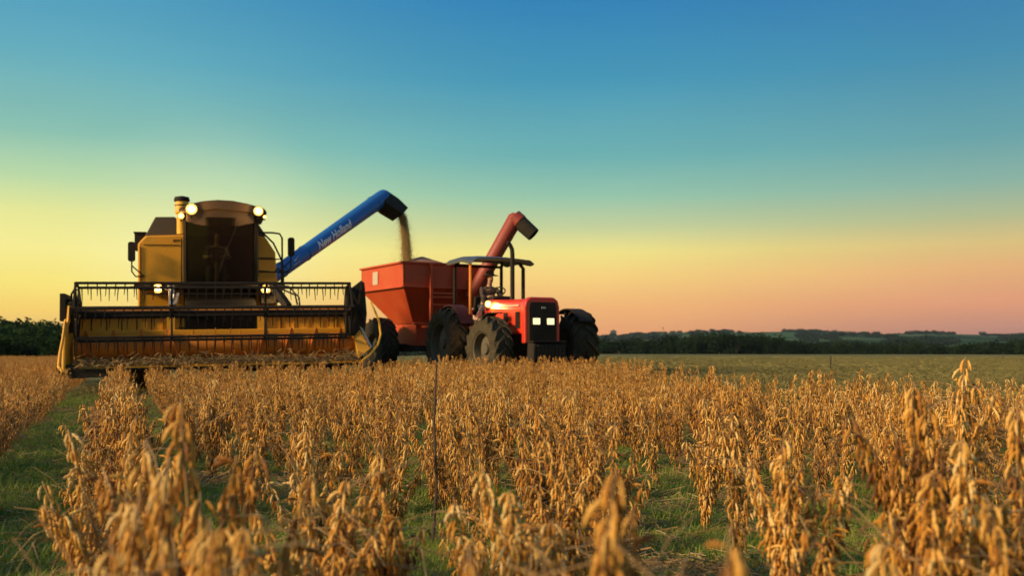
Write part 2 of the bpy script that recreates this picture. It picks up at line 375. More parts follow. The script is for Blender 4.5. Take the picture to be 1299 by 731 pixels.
def hill_h(az, d):
    t = S((d - 520) / 2100.0)
    base = 56 * t * (0.86 + .22*noise.noise(Vector((az*4.0, d*.0006, 1.3))) + .12*noise.noise(Vector((az*13, d*.0016, 5))))
    base += 10 * S((d-500)/300) * S((1250-d)/500) * (.6 + noise.noise(Vector((az*9, d*.004, 9)))) * .8
    base *= 1.0 - .10*S((az - .10)/.35)
    return base - 7.2
hv = []; azs = np.linspace(-1.15, 1.15, 260); ds = np.linspace(420, 3400, 60)
for d in ds:
    for a in azs: hv.append((d*math.sin(a), d*math.cos(a), hill_h(a, d)))
na = len(azs)
hf = [(j*na+i, j*na+i+1, (j+1)*na+i+1, (j+1)*na+i) for j in range(len(ds)-1) for i in range(na-1)]
h = MB(); h.add(hv, hf); o = h.build('hills', M['hills'], smooth=True); tag(o, kind='structure')

# ================================================================== wheels
def add_wheel(parent, c, Rr, w, rim_r, lugs=18, lug_h=.05, tyre_mat='rubber', rim_mat='rim', yaw=0, outer=-1):
    """hub mesh with tyre and rim below it; axle along local x; outer = side of the dish"""
    hub = MB()
    hub.lathe([(0, outer*w*.26), (.11, outer*w*.26), (.13, outer*w*.18), (.13, -outer*w*.1), (0, -outer*w*.1)], (0,0,0), 'x', 16)
    for k in range(8):
        a = k*math.pi/4; hub.lathe([(0, outer*w*.25), (.016, outer*w*.25), (.016, outer*w*.12), (0, outer*w*.12)], (0, .085*math.cos(a)*1.9*rim_r, .085*math.sin(a)*1.9*rim_r), 'x', 6)
    h_ = hub.build('wheel', M['rim'], parent, True); h_.location = c; h_.rotation_euler = (0, 0, yaw)
    t = MB()
    prof = [(rim_r, -.40*w), (rim_r*1.06, -.46*w), ((Rr+rim_r)*.5, -.50*w), (Rr*.93, -.47*w), (Rr*.985, -.36*w), (Rr, -.15*w), (Rr, .15*w), (Rr*.985, .36*w), (Rr*.93, .47*w), ((Rr+rim_r)*.5, .50*w), (rim_r*1.06, .46*w), (rim_r, .40*w)]
    t.lathe(prof, (0,0,0), 'x', 48)
    dth = 2*math.pi/lugs
    for sgn in (-1, 1):
        for k in range(lugs):
            a0 = k*dth + (dth/2 if sgn > 0 else 0)
            pts = [(.0, 0), (.20, .28), (.38, .62), (.49, 1.0)]
            secs = []
            for fx, fa in pts:
                a = a0 + fa*dth*1.15; x = sgn*fx*w
                rr = Rr*(1 if fx < .2 else (.985 if fx < .45 else .94))
                top = rr + lug_h; bot = rr - .03; ha = dth*.16
                def q(ang, r_, xx=x): return Vector((xx, r_*math.cos(ang), r_*math.sin(ang)))
                secs.append([q(a-ha, bot), q(a+ha, bot), q(a+ha*.7, top), q(a-ha*.7, top)])
            for s0, s1 in zip(secs, secs[1:]): t.hexa(s0, s1)
    ty = t.build('tyre', M[tyre_mat], h_, True)
    r = MB()
    r.lathe([(rim_r*1.02, -.44*w), (rim_r*.96, -.40*w), (rim_r*.90, -.1*w), (rim_r*.90, .1*w), (rim_r*.96, .40*w), (rim_r*1.02, .44*w)], (0,0,0), 'x', 36)
    r.lathe([(rim_r*.91, outer*w*.04), (rim_r*.62, outer*w*.16), (.10, outer*w*.14), (.10, outer*w*.08), (rim_r*.6, outer*w*.10), (rim_r*.91, -outer*w*.02)], (0,0,0), 'x', 36)
    r.build('rim', M[rim_mat], h_, True)
    return h_

def lamp_part(parent, c, rad, mat, name='work_light', power=0, direction=(0,-1,-.25), col=(1,.62,.25), housing=True):
    hs = MB()
    hs.lathe([(0, .10), (rad*.7, .10), (rad*1.15, .03), (rad*1.15, -.02), (rad*1.02, -.02), (rad*1.0, 0.0), (0, .0)], (0,0,0), 'y', 20)
    hs.box((0, .06, -rad*1.3), (.03, .04, rad*.9))
    L = hs.build(name, M['black'], parent, True); L.location = c
    ln = MB(); ln.lathe([(0, -.022), (rad*.62, -.018)], (0,0,0), 'y', 20); ln.build('bulb', M[mat], L, True)
    ln = MB(); ln.lathe([(rad*.60, -.016), (rad*.98, -.004)], (0,0,0), 'y', 20); ln.build('glow_ring', M['lamp_rim'], L, True)  # emissive orange ring, stands for the lamp's glow around the bulb
    if power:
        ld = bpy.data.lights.new('lamp_beam', 'POINT'); ld.energy = power; ld.color = col; ld.shadow_soft_size = .05
        lo = bpy.data.objects.new('lamp_beam', ld); C.objects.link(lo); lo.parent = L
        lo.location = (0, -.10, 0)
    return L

# ================================================================== people
def skinned(name, joints, bones, mat, parent, root=0, sub=1):
    names = list(joints); me = bpy.data.meshes.new(name)
    me.from_pydata([joints[n][0] for n in names], [(names.index(a), names.index(b)) for a, b in bones], [])
    o = bpy.data.objects.new(name, me); C.objects.link(o)
    o.modifiers.new('skin', 'SKIN')
    if not me.skin_vertices: raise RuntimeError('no skin layer')
    for i, n in enumerate(names):
        r = joints[n][1]; d = me.skin_vertices[0].data[i]
        d.radius = r if isinstance(r, tuple) else (r, r); d.use_root = (i == root)
    o.modifiers['skin'].use_smooth_shade = True
    s = o.modifiers.new('smooth', 'SUBSURF'); s.levels = sub; s.render_levels = sub
    me.materials.append(mat)
    if parent: o.parent = parent
    return o
def seated_person(name, loc, rotz, label, shirt, hat=None, lean=.12, reach=.42):
    """faces local -y; origin at the seat surface"""
    root = empty(name, loc, (0,0,rotz)); tag(root, label, 'person')
    J = {'pelvis': ((0,0,.10), (.13,.10)), 'waist': ((0,-.02,.28), (.12,.09)), 'chest': ((0,-.02-lean*.6,.46), (.15,.11)), 'neckb': ((0,-lean,.60), (.07,.07)),
         'neck': ((0,-lean-.01,.66), .055), 'jaw': ((0,-lean-.05,.72), (.062,.07)), 'head': ((0,-lean-.04,.80), (.076,.088)), 'crown': ((0,-lean-.03,.89), (.06,.07)),
         'nose': ((0,-lean-.145,.775), .013)}
    B = [('pelvis','waist'),('waist','chest'),('chest','neckb'),('neckb','neck'),('neck','jaw'),('jaw','head'),('head','crown'),('head','nose')]
    cloth_j = {k: (J[k][0], tuple(v*1.12 for v in J[k][1])) for k in ('pelvis','waist','chest','neckb')}
    cloth_b = [('pelvis','waist'),('waist','chest'),('chest','neckb')]
    tj = {'pelvis': (J['pelvis'][0], (.145,.12))}; tb = []
    for s, sd in ((-1,'r'), (1,'l')):
        J['sh'+sd] = ((s*.19, -lean*.9, .54), .058); J['el'+sd] = ((s*.25, -lean-.16, .33), .042); J['wr'+sd] = ((s*.14, -lean-reach, .34), .029)
        J['pa'+sd] = ((s*.125, -lean-reach-.075, .345), (.034,.018))
        B += [('chest','sh'+sd),('sh'+sd,'el'+sd),('el'+sd,'wr'+sd),('wr'+sd,'pa'+sd)]
        for k in range(4):
            fx = s*(.125 + (k-1.5)*.021); ln = (.034,.04,.038,.03)[k]
            J['f%d'%k+sd] = ((fx, -lean-reach-.075-ln, .352), .0095); J['g%d'%k+sd] = ((fx, -lean-reach-.08-ln*1.25, .352-.030), .008)
            B += [('pa'+sd,'f%d'%k+sd), ('f%d'%k+sd,'g%d'%k+sd)]
        J['t'+sd] = ((s*.085, -lean-reach-.05, .335), .010); J['u'+sd] = ((s*.075, -lean-reach-.085, .318), .009); B += [('wr'+sd,'t'+sd),('t'+sd,'u'+sd)]
        J['hip'+sd] = ((s*.10, -.03, .07), .085); J['kn'+sd] = ((s*.15, -.45, .10), .058); J['an'+sd] = ((s*.15, -.56, -.30), .04); J['toe'+sd] = ((s*.16, -.72, -.37), (.04,.03))
        B += [('pelvis','hip'+sd),('hip'+sd,'kn'+sd),('kn'+sd,'an'+sd),('an'+sd,'toe'+sd)]
        cloth_j['sh'+sd] = (J['sh'+sd][0], (.068,.068)); cloth_j['el'+sd] = (J['el'+sd][0], (.052,.052)); cloth_b += [('chest','sh'+sd),('sh'+sd,'el'+sd)]
        e, w_ = Vector(J['el'+sd][0]), Vector(J['wr'+sd][0]); cloth_j['cu'+sd] = (tuple(e.lerp(w_, .75)), (.042,.042)); cloth_b.append(('el'+sd,'cu'+sd))
        tj['hip'+sd] = (J['hip'+sd][0], .097); tj['kn'+sd] = (J['kn'+sd][0], .072); k_, a_ = Vector(J['kn'+sd][0]), Vector(J['an'+sd][0]); tj['hem'+sd] = (tuple(k_.lerp(a_, .92)), .062)
        tb += [('pelvis','hip'+sd),('hip'+sd,'kn'+sd),('kn'+sd,'hem'+sd)]
    skinned('body', J, B, M['skin'], root, 0, 2)
    skinned('shirt', cloth_j, cloth_b, M[shirt], root, 0, 2)
    skinned('trousers', tj, tb, M['cloth_jeans'], root, 0, 2)
    hx = (0, -lean-.035, .0)
    if hat:
        m = MB(); m.lathe([(0, .985), (.07, .98), (.092, .95), (.102, .885), (.19, .865), (.20, .855), (.10, .868), (.085, .87)], hx, 'z', 24); m.build('hat', M[hat], root, True)
    else:
        m = MB(); m.lathe([(0, .935), (.05, .93), (.082, .89), (.092, .83), (.086, .79)], (hx[0], hx[1]+.012, 0), 'z', 20); m.build('hair', M['cloth_dark'], root, True)
    return root

# ================================================================== combine harvester
CO, CA, CR = Vector((-5.35, 18.3, 0)), R(17.5), R(-1.1)
combine = empty('combine_harvester', CO, (0, CR, CA))
tag(combine, 'yellow combine harvester with lit lamps, wide reel header and raised blue auger', 'harvester')
CM = Matrix.Translation(CO) @ Euler((0, CR, CA)).to_matrix().to_4x4(); CMI = CM.inverted()
def cl(px, py, D): return CMI @ at(px, py, D)

# body
b = MB(); b.prism([(-1.55,1.30),(-1.55,3.02),(-1.40,3.19),(-.62,3.22),(-.62,1.30)], 2.6, 6.3); b.prism([(-.62,1.3),(-.62,3.22),(.77,3.22),(.77,1.3)], 3.45, 6.3)
b.prism([(.77,1.30),(.77,3.25),(1.0,3.19),(1.20,2.87),(1.24,2.2),(1.24,1.3)], 2.62, 6.3)
body = b.build('body', M['yellow'], combine, bevel=.03)
for c_, d_ in (((-1.085,2.592,1.62),(.90,.012,.02)),((-1.085,2.592,2.14),(.90,.012,.02)),((-.70,2.59,2.65),(.02,.012,.98)),((-1.49,2.59,2.3),(.02,.012,1.3)),((.98,2.61,2.45),(.40,.012,.018)),((.98,2.61,2.75),(.36,.012,.018)),((-1.085,2.592,3.0),(.70,.012,.012))):
    b = MB(); b.box(c_, d_); b.build('panel_seam', M['black'], body)
b = MB(); b.box((-.80, 2.594, 3.10), (.14, .006, .022)); b.box((-.84, 2.594, 3.07), (.05,.006,.016)); b.build('decal', M['dark'], body)
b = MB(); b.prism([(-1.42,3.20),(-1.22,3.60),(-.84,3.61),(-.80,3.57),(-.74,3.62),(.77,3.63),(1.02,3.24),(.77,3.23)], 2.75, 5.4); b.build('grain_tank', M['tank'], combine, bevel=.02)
b = MB(); b.box((-1.53, 3.3, 3.12), (.22, .5, .34)); b.box((-1.53, 3.3, 3.30), (.26, .55, .03)); b.build('engine_vent', M['dark'], combine, bevel=.01)
b = MB(); b.prism([(1.5,.75),(6.2,.75),(6.2,1.34),(2.6,1.34),(1.5,1.2)], -.95, .95, 'x'); b.box((0, 2.2, .78), (3.0, .3, .3)); b.box((0, 5.8, .6), (2.4, .16, .18))
b.build('chassis', M['dark'], combine)
b = MB(); b.prism([(.55,.75),(.55,1.5),(1.9,2.0),(2.7,2.0),(2.7,1.2),(1.8,1.1)], -.62, .72, 'x'); b.build('feeder_house', M['interior'], combine, bevel=.02)
b = MB(); b.box((-.15, 1.95, 2.10), (2.75, 1.3, .06)); b.box((-.15, 1.31, 2.08), (2.78, .03, .12)); b.build('platform', M['interior'], combine, bevel=.008); b = MB(); b.box((.05, 2.2, 1.71), (1.4, .7, .68)); b.build('engine_bay', M['interior'], combine, bevel=.01)
# cab
b = MB(); b.box((.06, 2.8, 2.16), (1.40, 1.5, .08)); b.box((.06, 3.42, 2.9), (1.40, .05, 1.45)); b.build('cab', M['interior'], combine, bevel=.01); cab = combine.children[-1]
for u in (-.62, .74):
    b = MB(); b.bar((u, 2.02, 2.14), (u*1.02, 1.97, 3.66), .05, .06); b.build('cab_pillar', M['black'], cab)
    b = MB(); b.bar((u, 3.42, 2.14), (u, 3.42, 3.66), .06); b.build('cab_pillar', M['black'], cab)
b = MB(); b.box((.06, 2.02, 2.15), (1.36, .06, .06)); b.build('sill', M['black'], cab)
b = MB(); b.tube([(.76,2.0,2.25),(.80,1.93,2.32),(.80,1.93,3.2),(.76,2.0,3.27)], .014, 6); b.build('grab_rail', M['black'], cab, True)
def curved_pane(u0, u1, z0, z1, v, bow, n=14):
    V = []; F = []
    for i in range(n+1):
        t = i/n; u = u0 + (u1-u0)*t; dv = -bow*(1-(2*t-1)**2)
        V += [(u, v+dv, z0), (u, v+dv-.05, z1)]
    V += [(p[0], p[1]+.008, p[2]) for p in V]
    k = 2*(n+1)
    for i in range(n): F += [(2*i, 2*i+2, 2*i+3, 2*i+1), (k+2*i, k+2*i+1, k+2*i+3, k+2*i+2)]
    m = MB(); m.add(V, F); return m
curved_pane(-.60, .72, 2.18, 3.50, 2.02, .14).build('windscreen', M['glass'], cab, True)
for u, v_, d_ in ((-.63,2.7,1.3),(.75,2.95,.9)):
    m = MB(); m.box((u, v_, 2.85), (.008, d_, 1.35)); m.build('side_window', M['glass'], cab)
# roof: arched top, fascia visor
top = [(-.74,3.66),(-.60,3.74),(-.3,3.82),(.0,3.855),(.3,3.845),(.6,3.79),(.92,3.70),(.98,3.62),(.96,3.57),(.7,3.60),(.0,3.66),(-.6,3.58),(-.74,3.58)]
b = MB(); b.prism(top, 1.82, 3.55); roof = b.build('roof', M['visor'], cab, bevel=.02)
vis = [(-.60,3.60),(.0,3.67),(.72,3.61),(.72,3.40),(.42,3.33),(.06,3.31),(-.3,3.33),(-.60,3.40)]
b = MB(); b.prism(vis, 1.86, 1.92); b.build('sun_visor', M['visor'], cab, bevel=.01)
b = MB(); b.bar((.40,1.83,3.4),(.15,1.80,2.75), .015); b.bar((.15,1.80,2.75),(.02,1.80,2.35), .018); b.build('wiper', M['black'], cab)
# inside the cab
b = MB(); b.prism([(-.22,2.30),(.22,2.30),(.26,2.42),(-.26,2.42)], 2.75, 3.2); b.prism([(-.24,2.40),(.24,2.40),(.20,3.05),(-.20,3.05)], 3.18, 3.30); b.build('seat', M['cloth_dark'], cab, bevel=.03)
b = MB(); b.tube([(0,2.38,2.18),(0,2.45,2.72),(0,2.50,2.80)], [.05,.04,.03], 10); b.tube([(.19*math.cos(a), 2.50+.11*math.sin(a), 2.82+.13*math.sin(a)) for a in np.linspace(0, 2*math.pi, 25)], .016, 6); b.box((0,2.5,2.81),(.36,.03,.03)); b.build('steering_column', M['tank'], cab, True)
# lamps
lamp_part(combine, (-.50, 1.74, 3.64), .105, 'lamp_hot', power=14, direction=(0,-1,-.7))
lamp_part(combine, (.80, 1.74, 3.63), .09, 'lamp_hot', power=14, direction=(0,-1,-.7))
lamp_part(combine, (-.70, 1.90, 3.52), .06, 'lamp_warm', power=4, direction=(-.3,-.2,-1))
lamp_part(combine, (.93, 1.80, 3.52), .035, 'lamp_warm')
lamp_part(combine, (-1.11, 1.25, 2.02), .085, 'lamp_hot', power=26, direction=(0,-1,-.45))
lamp_part(combine, (.91, 1.25, 2.00), .085, 'lamp_hot', power=26, direction=(0,-1,-.45))
# air intake beside the cab roof
b = MB(); b.lathe([(0,3.2),(.10,3.2),(.10,3.60),(.135,3.64),(.135,3.85),(.12,3.88),(0,3.88)], (-.69, 2.35, 0), 'z', 22); intake = b.build('air_intake', M['gold'], combine, True)
b = MB(); b.lathe([(0,3.875),(.15,3.875),(.16,3.90),(.14,3.965),(.05,3.985),(0,3.985)], (-.69, 2.35, 0), 'z', 22); b.lathe([(.138,3.78),(.142,3.78),(.142,3.80),(.138,3.80)], (-.69,2.35,0), 'z', 22); b.build('cap', M['black'], intake, True)
# mirrors
def mirror(c, sx, sz, foot):
    m = MB(); m.prism([(c[0]-sx/2, c[2]-sz/2+.03),(c[0]-sx/2, c[2]+sz/2-.03),(c[0]-sx/2+.03, c[2]+sz/2),(c[0]+sx/2-.03, c[2]+sz/2),(c[0]+sx/2, c[2]+sz/2-.03),(c[0]+sx/2, c[2]-sz/2+.03),(c[0]+sx/2-.03, c[2]-sz/2),(c[0]-sx/2+.03, c[2]-sz/2)], c[1]-.03, c[1]+.05)
    r = m.build('mirror', M['black'], combine, bevel=.008)
    a = MB(); a.tube([(c[0], c[1]+.06, c[2]-.1), (c[0], c[1]+.08, foot[2]+.1), (c[0]+(foot[0]-c[0])*.3, c[1]+.08, foot[2]), foot], .016, 6)
    a.tube([(c[0], c[1]+.08, c[2]-sz*.7), foot], .014, 6); a.build('arm', M['black'], r)
mirror((-1.66, 2.45, 2.84), .14, .40, (-1.42, 2.56, 2.34)); mirror((1.52, 2.50, 2.98), .14, .40, (1.27, 2.55, 2.45))
# handrails and ladder, right side in the picture
b = MB()
b.tube([(.78,2.35,3.26),(1.12,2.35,3.26),(1.27,2.35,3.24),(1.32,2.35,3.15),(1.32,2.35,2.75),(1.30,2.35,2.15)], .020, 7)
b.tube([(.92,2.35,3.26),(1.14,2.35,3.04),(1.30,2.35,2.70),(1.34,2.35,2.45),(1.34,2.35,2.15)], .020, 7)
b.tube([(.78,2.35,2.70),(1.30,2.35,2.70)], .014, 6); b.tube([(.78,2.35,2.46),(1.33,2.35,2.42)], .012, 6); b.tube([(.80,2.35,2.13),(.80,2.35,3.26)], .016, 6)
b.tube([(1.16,2.35,2.42),(1.22,2.3,2.50),(1.3,2.3,2.44),(1.34,2.35,2.3)], .02, 6); b.build('handrail', M['black'], combine, True)
b = MB(); b.box((1.05,1.9,1.9),(.42,.5,.26)); b.box((.98,1.5,1.82),(.30,.3,.22)); b.bar((1.0,1.4,1.7),(1.2,1.4,1.95),.05); b.build('step_box', M['dark'], combine, bevel=.02)
b = MB()
for zz in (.6, .95, 1.3, 1.65): b.box((1.55, 2.5, zz), (.30, .45, .03))
b.box((1.41, 2.5, 1.15), (.03, .05, 1.3)); b.box((1.69, 2.5, 1.15), (.03, .05, 1.3)); b.build('ladder', M['black'], combine)
add_wheel(combine, (-1.45, 2.2, .80), .78, .55, .40, 20, .045, 'rubber', 'gold', 0, -1); add_wheel(combine, (1.45, 2.2, .80), .78, .55, .40, 20, .045, 'rubber', 'gold', 0, 1)
add_wheel(combine, (-1.2, 5.8, .54), .50, .34, .26, 18, .03, 'rubber', 'gold', 0, -1); add_wheel(combine, (1.2, 5.8, .54), .50, .34, .26, 18, .03, 'rubber', 'gold', 0, 1)

# header
b = MB()
b.box((.02, .62, 1.12), (5.06, .03, .96)); b.hexa([(-2.5,.60,.66),(2.55,.60,.66),(2.55,.60,.70),(-2.5,.60,.70)], [(-2.5,-.42,.50),(2.55,-.42,.50),(2.55,-.42,.53),(-2.5,-.42,.53)])
for u in (-.86, .78): b.box((u, .58, 1.1), (.15, .06, .74))
for u in np.arange(-2.36, 2.45, .268):
    if abs(u+.86) > .1 and abs(u-.78) > .1: b.box((u, .598, 1.31), (.022, .022, .22))
header = b.build('header', M['gold'], combine)
b = MB(); b.box((.02, .60, 1.62), (5.10, .12, .06)); b.box((.02, .585, 1.475), (5.02, .09, .06)); b.build('top_beam', M['black'], header, bevel=.01)
b = MB(); b.box((.02, .57, 1.545), (5.04, .07, .07)); b.build('upper_rail', M['orange_brown'], header, bevel=.01)
b = MB(); b.box((.02, .57, 1.15), (5.0, .07, .10)); b.build('lit_bat_bar', M['yellow'], header, bevel=.012)  # yellow bar added for the lower reel bat catching light
b = MB(); b.box((-.04, .575, 1.235), (1.36, .02, .035)); 
b.build('slot', M['black'], header)
comb = [(-2.45,1.44),(-2.45,1.42)]
for u in np.linspace(-2.36, 2.30, 19): comb += [(u+.12,1.42),(u+.12,1.20),(u+.138,1.20),(u+.138,1.42)]
comb += [(2.5,1.42),(2.5,1.44)]
b = MB(); b.prism(comb, .588, .600); b.build('back_seam', M['black'], header)
b = MB(); b.lathe([(0,-2.42),(.20,-2.42),(.20,2.48),(0,2.48)], (0,.18,.90), 'x', 24)
for sgn, u0, u1 in ((1,-2.4,-.45), (-1,.5,2.45)):
    n_ = 120
    V = []; F = []
    for i in range(n_+1):
        t = i/n_; a = sgn*t*2*math.pi*4.2; u = u0+(u1-u0)*t
        for r_, du in ((.19,-.004),(.31,-.004),(.31,.004),(.19,.004)): V.append((u+du, .18+r_*math.cos(a), .90+r_*math.sin(a)))
    for i in range(n_):
        for k in range(4): F.append((i*4+k, i*4+(k+1)%4, i*4+4+(k+1)%4, i*4+4+k))
    b.add(V, F)
for k in range(16):
    a = k*2.4; u = -.4+.055*k; b.tube([(u,.18,.90),(u,.18+.33*math.cos(a),.90+.33*math.sin(a))], .01, 5)
b.build('feed_auger', M['orange_brown'], header, True)
b = MB(); b.box((.02,-.43,.50), (5.05,.07,.05))
for u in np.arange(-2.48, 2.55, .0762): b.hexa([(u-.014,-.46,.488),(u+.014,-.46,.488),(u+.014,-.46,.515),(u-.014,-.46,.515)], [(u-.004,-.58,.497),(u+.004,-.58,.497),(u+.004,-.58,.503),(u-.004,-.58,.503)])
b.build('cutter_bar', M['black'], header)
for u, w_ in ((-2.15,.75),(-1.3,.75),(1.6,1.2),(.2,1.1)):
    b = MB(); b.box((u,.1,.445),(w_,.5,.07)); b.build('skid', M['black'], header, bevel=.01)
b = MB(); b.box((0,.35,.525),(5.0,.2,.08)); b.build('bottom_beam', M['black'], header)
# left end
b = MB(); b.prism([(-.60,.46),(-.50,.95),(-.2,1.62),(.1,1.72),(.66,1.66),(.66,.50),(0,.42)], -2.59, -2.53, 'x'); b.build('end_shield', M['gold'], header, bevel=.02)
b = MB(); b.prism([(-2.66,1.36),(-2.66,1.84),(-2.57,1.84),(-2.55,1.36)], -.30, .45); b.build('end_guard', M['dark'], header, bevel=.01)
b = MB(); b.tube([(-2.565,-.35,1.35),(-2.58,-.5,1.05),(-2.60,-.68,.80),(-2.60,-.85,.58),(-2.52,-.98,.48)], [.02,.024,.028,.03,.015], 8); b.tube([(-2.50,-.3,1.62),(-2.52,-.3,1.35),(-2.58,-.45,1.1)], .03, 8); b.build('crop_divider', M['yellow'], header, True)
b = MB(); b.prism([(-2.66,.36),(-2.68,.62),(-2.50,.60),(-2.30,.52),(-1.85,.52),(-1.85,.38)], -.55, .2); b.build('shoe', M['dark'], header)
b = MB(); b.tube([(-2.52,.2,1.66),(-2.50,-.05,1.84),(-2.44,-.15,1.92),(-2.36,-.2,1.90),(-2.33,-.25,1.7),(-2.34,-.25,1.55)], .018, 7); b.tube([(-2.54,.3,1.5),(-2.56,.0,1.75),(-2.46,-.2,1.7)], .02, 7); b.build('hose', M['black'], header, True)
b = MB(); b.box((-2.44,.1,1.66),(.16,.5,.16)); b.box((-2.46,-.2,1.55),(.12,.2,.3)); b.box((-2.5,0,1.28),(.1,.3,.24)); b.build('reel_drive', M['dark'], header, bevel=.02)
# right end
b = MB(); b.prism([(2.34,1.98),(2.42,1.95),(2.60,2.09),(2.66,2.04),(2.70,1.45),(2.66,1.10),(2.52,1.02),(2.36,1.04)], -.12, -.02); b.prism([(-.1,1.1),(-.1,1.7),(.66,1.7),(.66,.5),(-.3,.48)], 2.56, 2.60, 'x')
b.build('drive_guard', M['dark'], header, bevel=.015)
b = MB(); b.bar((2.40,-.15,1.08),(2.62,-.15,2.05),.05); b.bar((2.36,-.15,1.55),(2.68,-.15,1.5),.04); b.bar((2.38,-.15,1.95),(2.66,-.15,1.3),.04); b.box((2.34,-.1,1.5),(.10,.12,.95)); b.build('drive_chain', M['black'], header)
b = MB(); b.hexa([(2.44,-.10,1.02),(2.54,-.10,1.20),(2.58,.3,1.20),(2.48,.3,1.02)], [(2.48,-.45,.60),(2.74,-.30,.78),(2.72,.3,.78),(2.50,.3,.60)]); b.build('end_divider', M['yellow'], header, bevel=.02)
b = MB(); b.hexa([(2.55,-.12,1.22),(2.59,-.09,1.23),(2.62,.3,1.23),(2.58,.3,1.21)], [(2.73,-.33,.80),(2.77,-.29,.81),(2.76,.3,.81),(2.73,.3,.79)]); b.build('light_facet', M['cream'], header)  # cream plate added for the light upper facet of the yellow shield
b = MB(); b.tube([(2.74,-.3,1.66),(2.80,-.35,1.52),(2.88,-.4,1.30),(2.90,-.45,1.05),(2.84,-.5,.86),(2.66,-.6,.66),(2.5,-.7,.56)], .020, 7); b.build('divider_rod', M['gold'], header, True)
# reel
RC = (-.35, 1.50)
b = MB(); b.lathe([(0,-2.42),(.030,-2.42),(.030,2.36),(0,2.36)], (0,*RC), 'x', 14)
reel = b.build('reel', M['black'], combine, True)
angs = [65 + 60*k for k in range(6)]
for a in angs:
    v_, z_ = RC[0]-.55*math.cos(R(a)), RC[1]+.55*math.sin(R(a))
    m = MB(); m.lathe([(0,-2.40),(.021,-2.40),(.021,2.33),(0,2.33)], (0,v_,z_), 'x', 10); m.box((-.03,v_+.012,z_+.014),(4.7,.012,.03)); bat = m.build('bat', M['black'], reel, True)  # bats coloured black for their silhouette against the sky
    m = MB()
    comb = [(-2.38,z_+.012)]; 
    for u in np.arange(-2.33, 2.3, .150):
        j = rnd.uniform(-.02,.02); L9 = .22 + rnd.uniform(-.02,.03)
        comb += [(u-.010,z_-.012),(u-.008+j*.6,z_-.12),(u-.005+j,z_-L9),(u+.005+j,z_-L9),(u+.008+j*.6,z_-.12),(u+.010,z_-.012)]
    comb += [(2.31,z_-.012),(2.31,z_+.012)]; comb.insert(1, (-2.38,z_-.012))
    m.prism(comb, v_-.030, v_-.018); m.build('tine_comb', M['black'], bat, fix=True)
for u in (-2.38, -.82, .80, 2.31):
    m = MB()
    P = [(RC[0]-.55*math.cos(R(a)), RC[1]+.55*math.sin(R(a))) for a in angs]
    for i in range(6):
        m.bar((u,*RC),(u,*P[i]), .03, .03)
        if u in (-2.38, 2.31): m.bar((u,*P[i]),(u,*P[(i+1)%6]), .03, .03)
    m.lathe([(0,-.04),(.11,-.04),(.11,.04),(0,.04)], (u,*RC), 'x', 16)
    m.build('reel_spider', M['black'], reel)
for u in (-2.46, 2.40):
    b = MB(); b.bar((u,.6,1.66),(u,-.42,1.53),.07,.12); b.build('reel_arm', M['black'], header)
b = MB(); b.bar((1.02,.95,2.06),(1.28,.55,1.62),.12,.13); b.tube([(1.0,.95,2.02),(1.2,.7,1.96),(1.42,.58,1.85),(1.46,.55,1.66)], .018, 6); b.tube([(1.05,.95,2.06),(1.3,.7,2.03),(1.5,.6,1.8),(1.50,.55,1.62)], .014, 6); b.build('lift_link', M['dark'], header)
b = MB(); b.bar((-.86,.9,2.0),(-.84,.45,1.62),.10,.13); b.tube([(-.95,.9,1.98),(-.9,.6,2.02),(-.80,.5,1.85),(-.86,.5,1.6)], .02, 6); b.bar((-.74,.95,1.9),(-.78,.5,1.66),.05); b.build('lift_link', M['steel'], header)
b = MB(); b.box((-.15, 1.0, 2.02), (2.9, .05, .05)); b.box((-.15,1.02,1.90),(2.4,.04,.03)); b.build('hose_rail', M['black'], combine)

# unloading auger
A0 = CMI @ at(352, 346, 22.0); A1 = CMI @ at(484, 252, 26.0)
ax = (A1 - A0).normalized(); A00 = A0 - ax*.5
n_ = 12; pts = [A00.lerp(A1, i/n_) for i in range(n_+1)]; rad = [.165 + .045*i/n_ for i in range(n_+1)]
b = MB(); b.tube(pts, rad, 24); 
b.tube([A1 - ax*.02, A1 + ax*.16, A1 + ax*.24], [.212,.20,.11], 24)
ua = b.build('unloading_auger', M['blue'], combine, True)
for f_ in (.12, .30, .92):
    b = MB(); p_ = A00.lerp(A1, f_); r_ = .165+.045*f_; b.tube([p_-ax*.02, p_+ax*.02], r_+.012, 24); b.build('flange', M['blue'], ua, True)
view = (CMI @ Vector((0,0,CAM_H)) - A0.lerp(A1,.5)); nrm = (view - ax*view.dot(ax)).normalized(); upv = nrm.cross(ax).normalized()
if upv.z < 0: upv = -upv
# spout
q0, q1 = CMI @ at(480, 251, 26.0), CMI @ at(508, 272, 26.1)
sx = (q1-q0).normalized(); sy = sx.cross(nrm).normalized(); sz = nrm
def duct(c, hw, hh): return [c + sy*a*hw + sz*b_*hh for a, b_ in ((-1,-1),(1,-1),(1,1),(-1,1))]
b = MB(); secs = [duct(q0, .22, .21), duct(q0.lerp(q1,.5), .235, .22), duct(q1, .19, .20)]
for k in range(2): b.add(secs[k]+secs[k+1], [(i,(i+1)%4,(i+1)%4+4,i+4) for i in range(4)])
inn = [[p + (q0.lerp(q1,t) - p)*.08 for p in s_] for s_, t in zip(secs, (0,.5,1))]
for k in range(2): b.add(inn[k]+inn[k+1], [(i+4,(i+1)%4+4,(i+1)%4,i) for i in range(4)])
b.add(secs[2]+inn[2], [(i,(i+1)%4,(i+1)%4+4,i+4) for i in range(4)])
b.build('spout', M['dark'], ua)
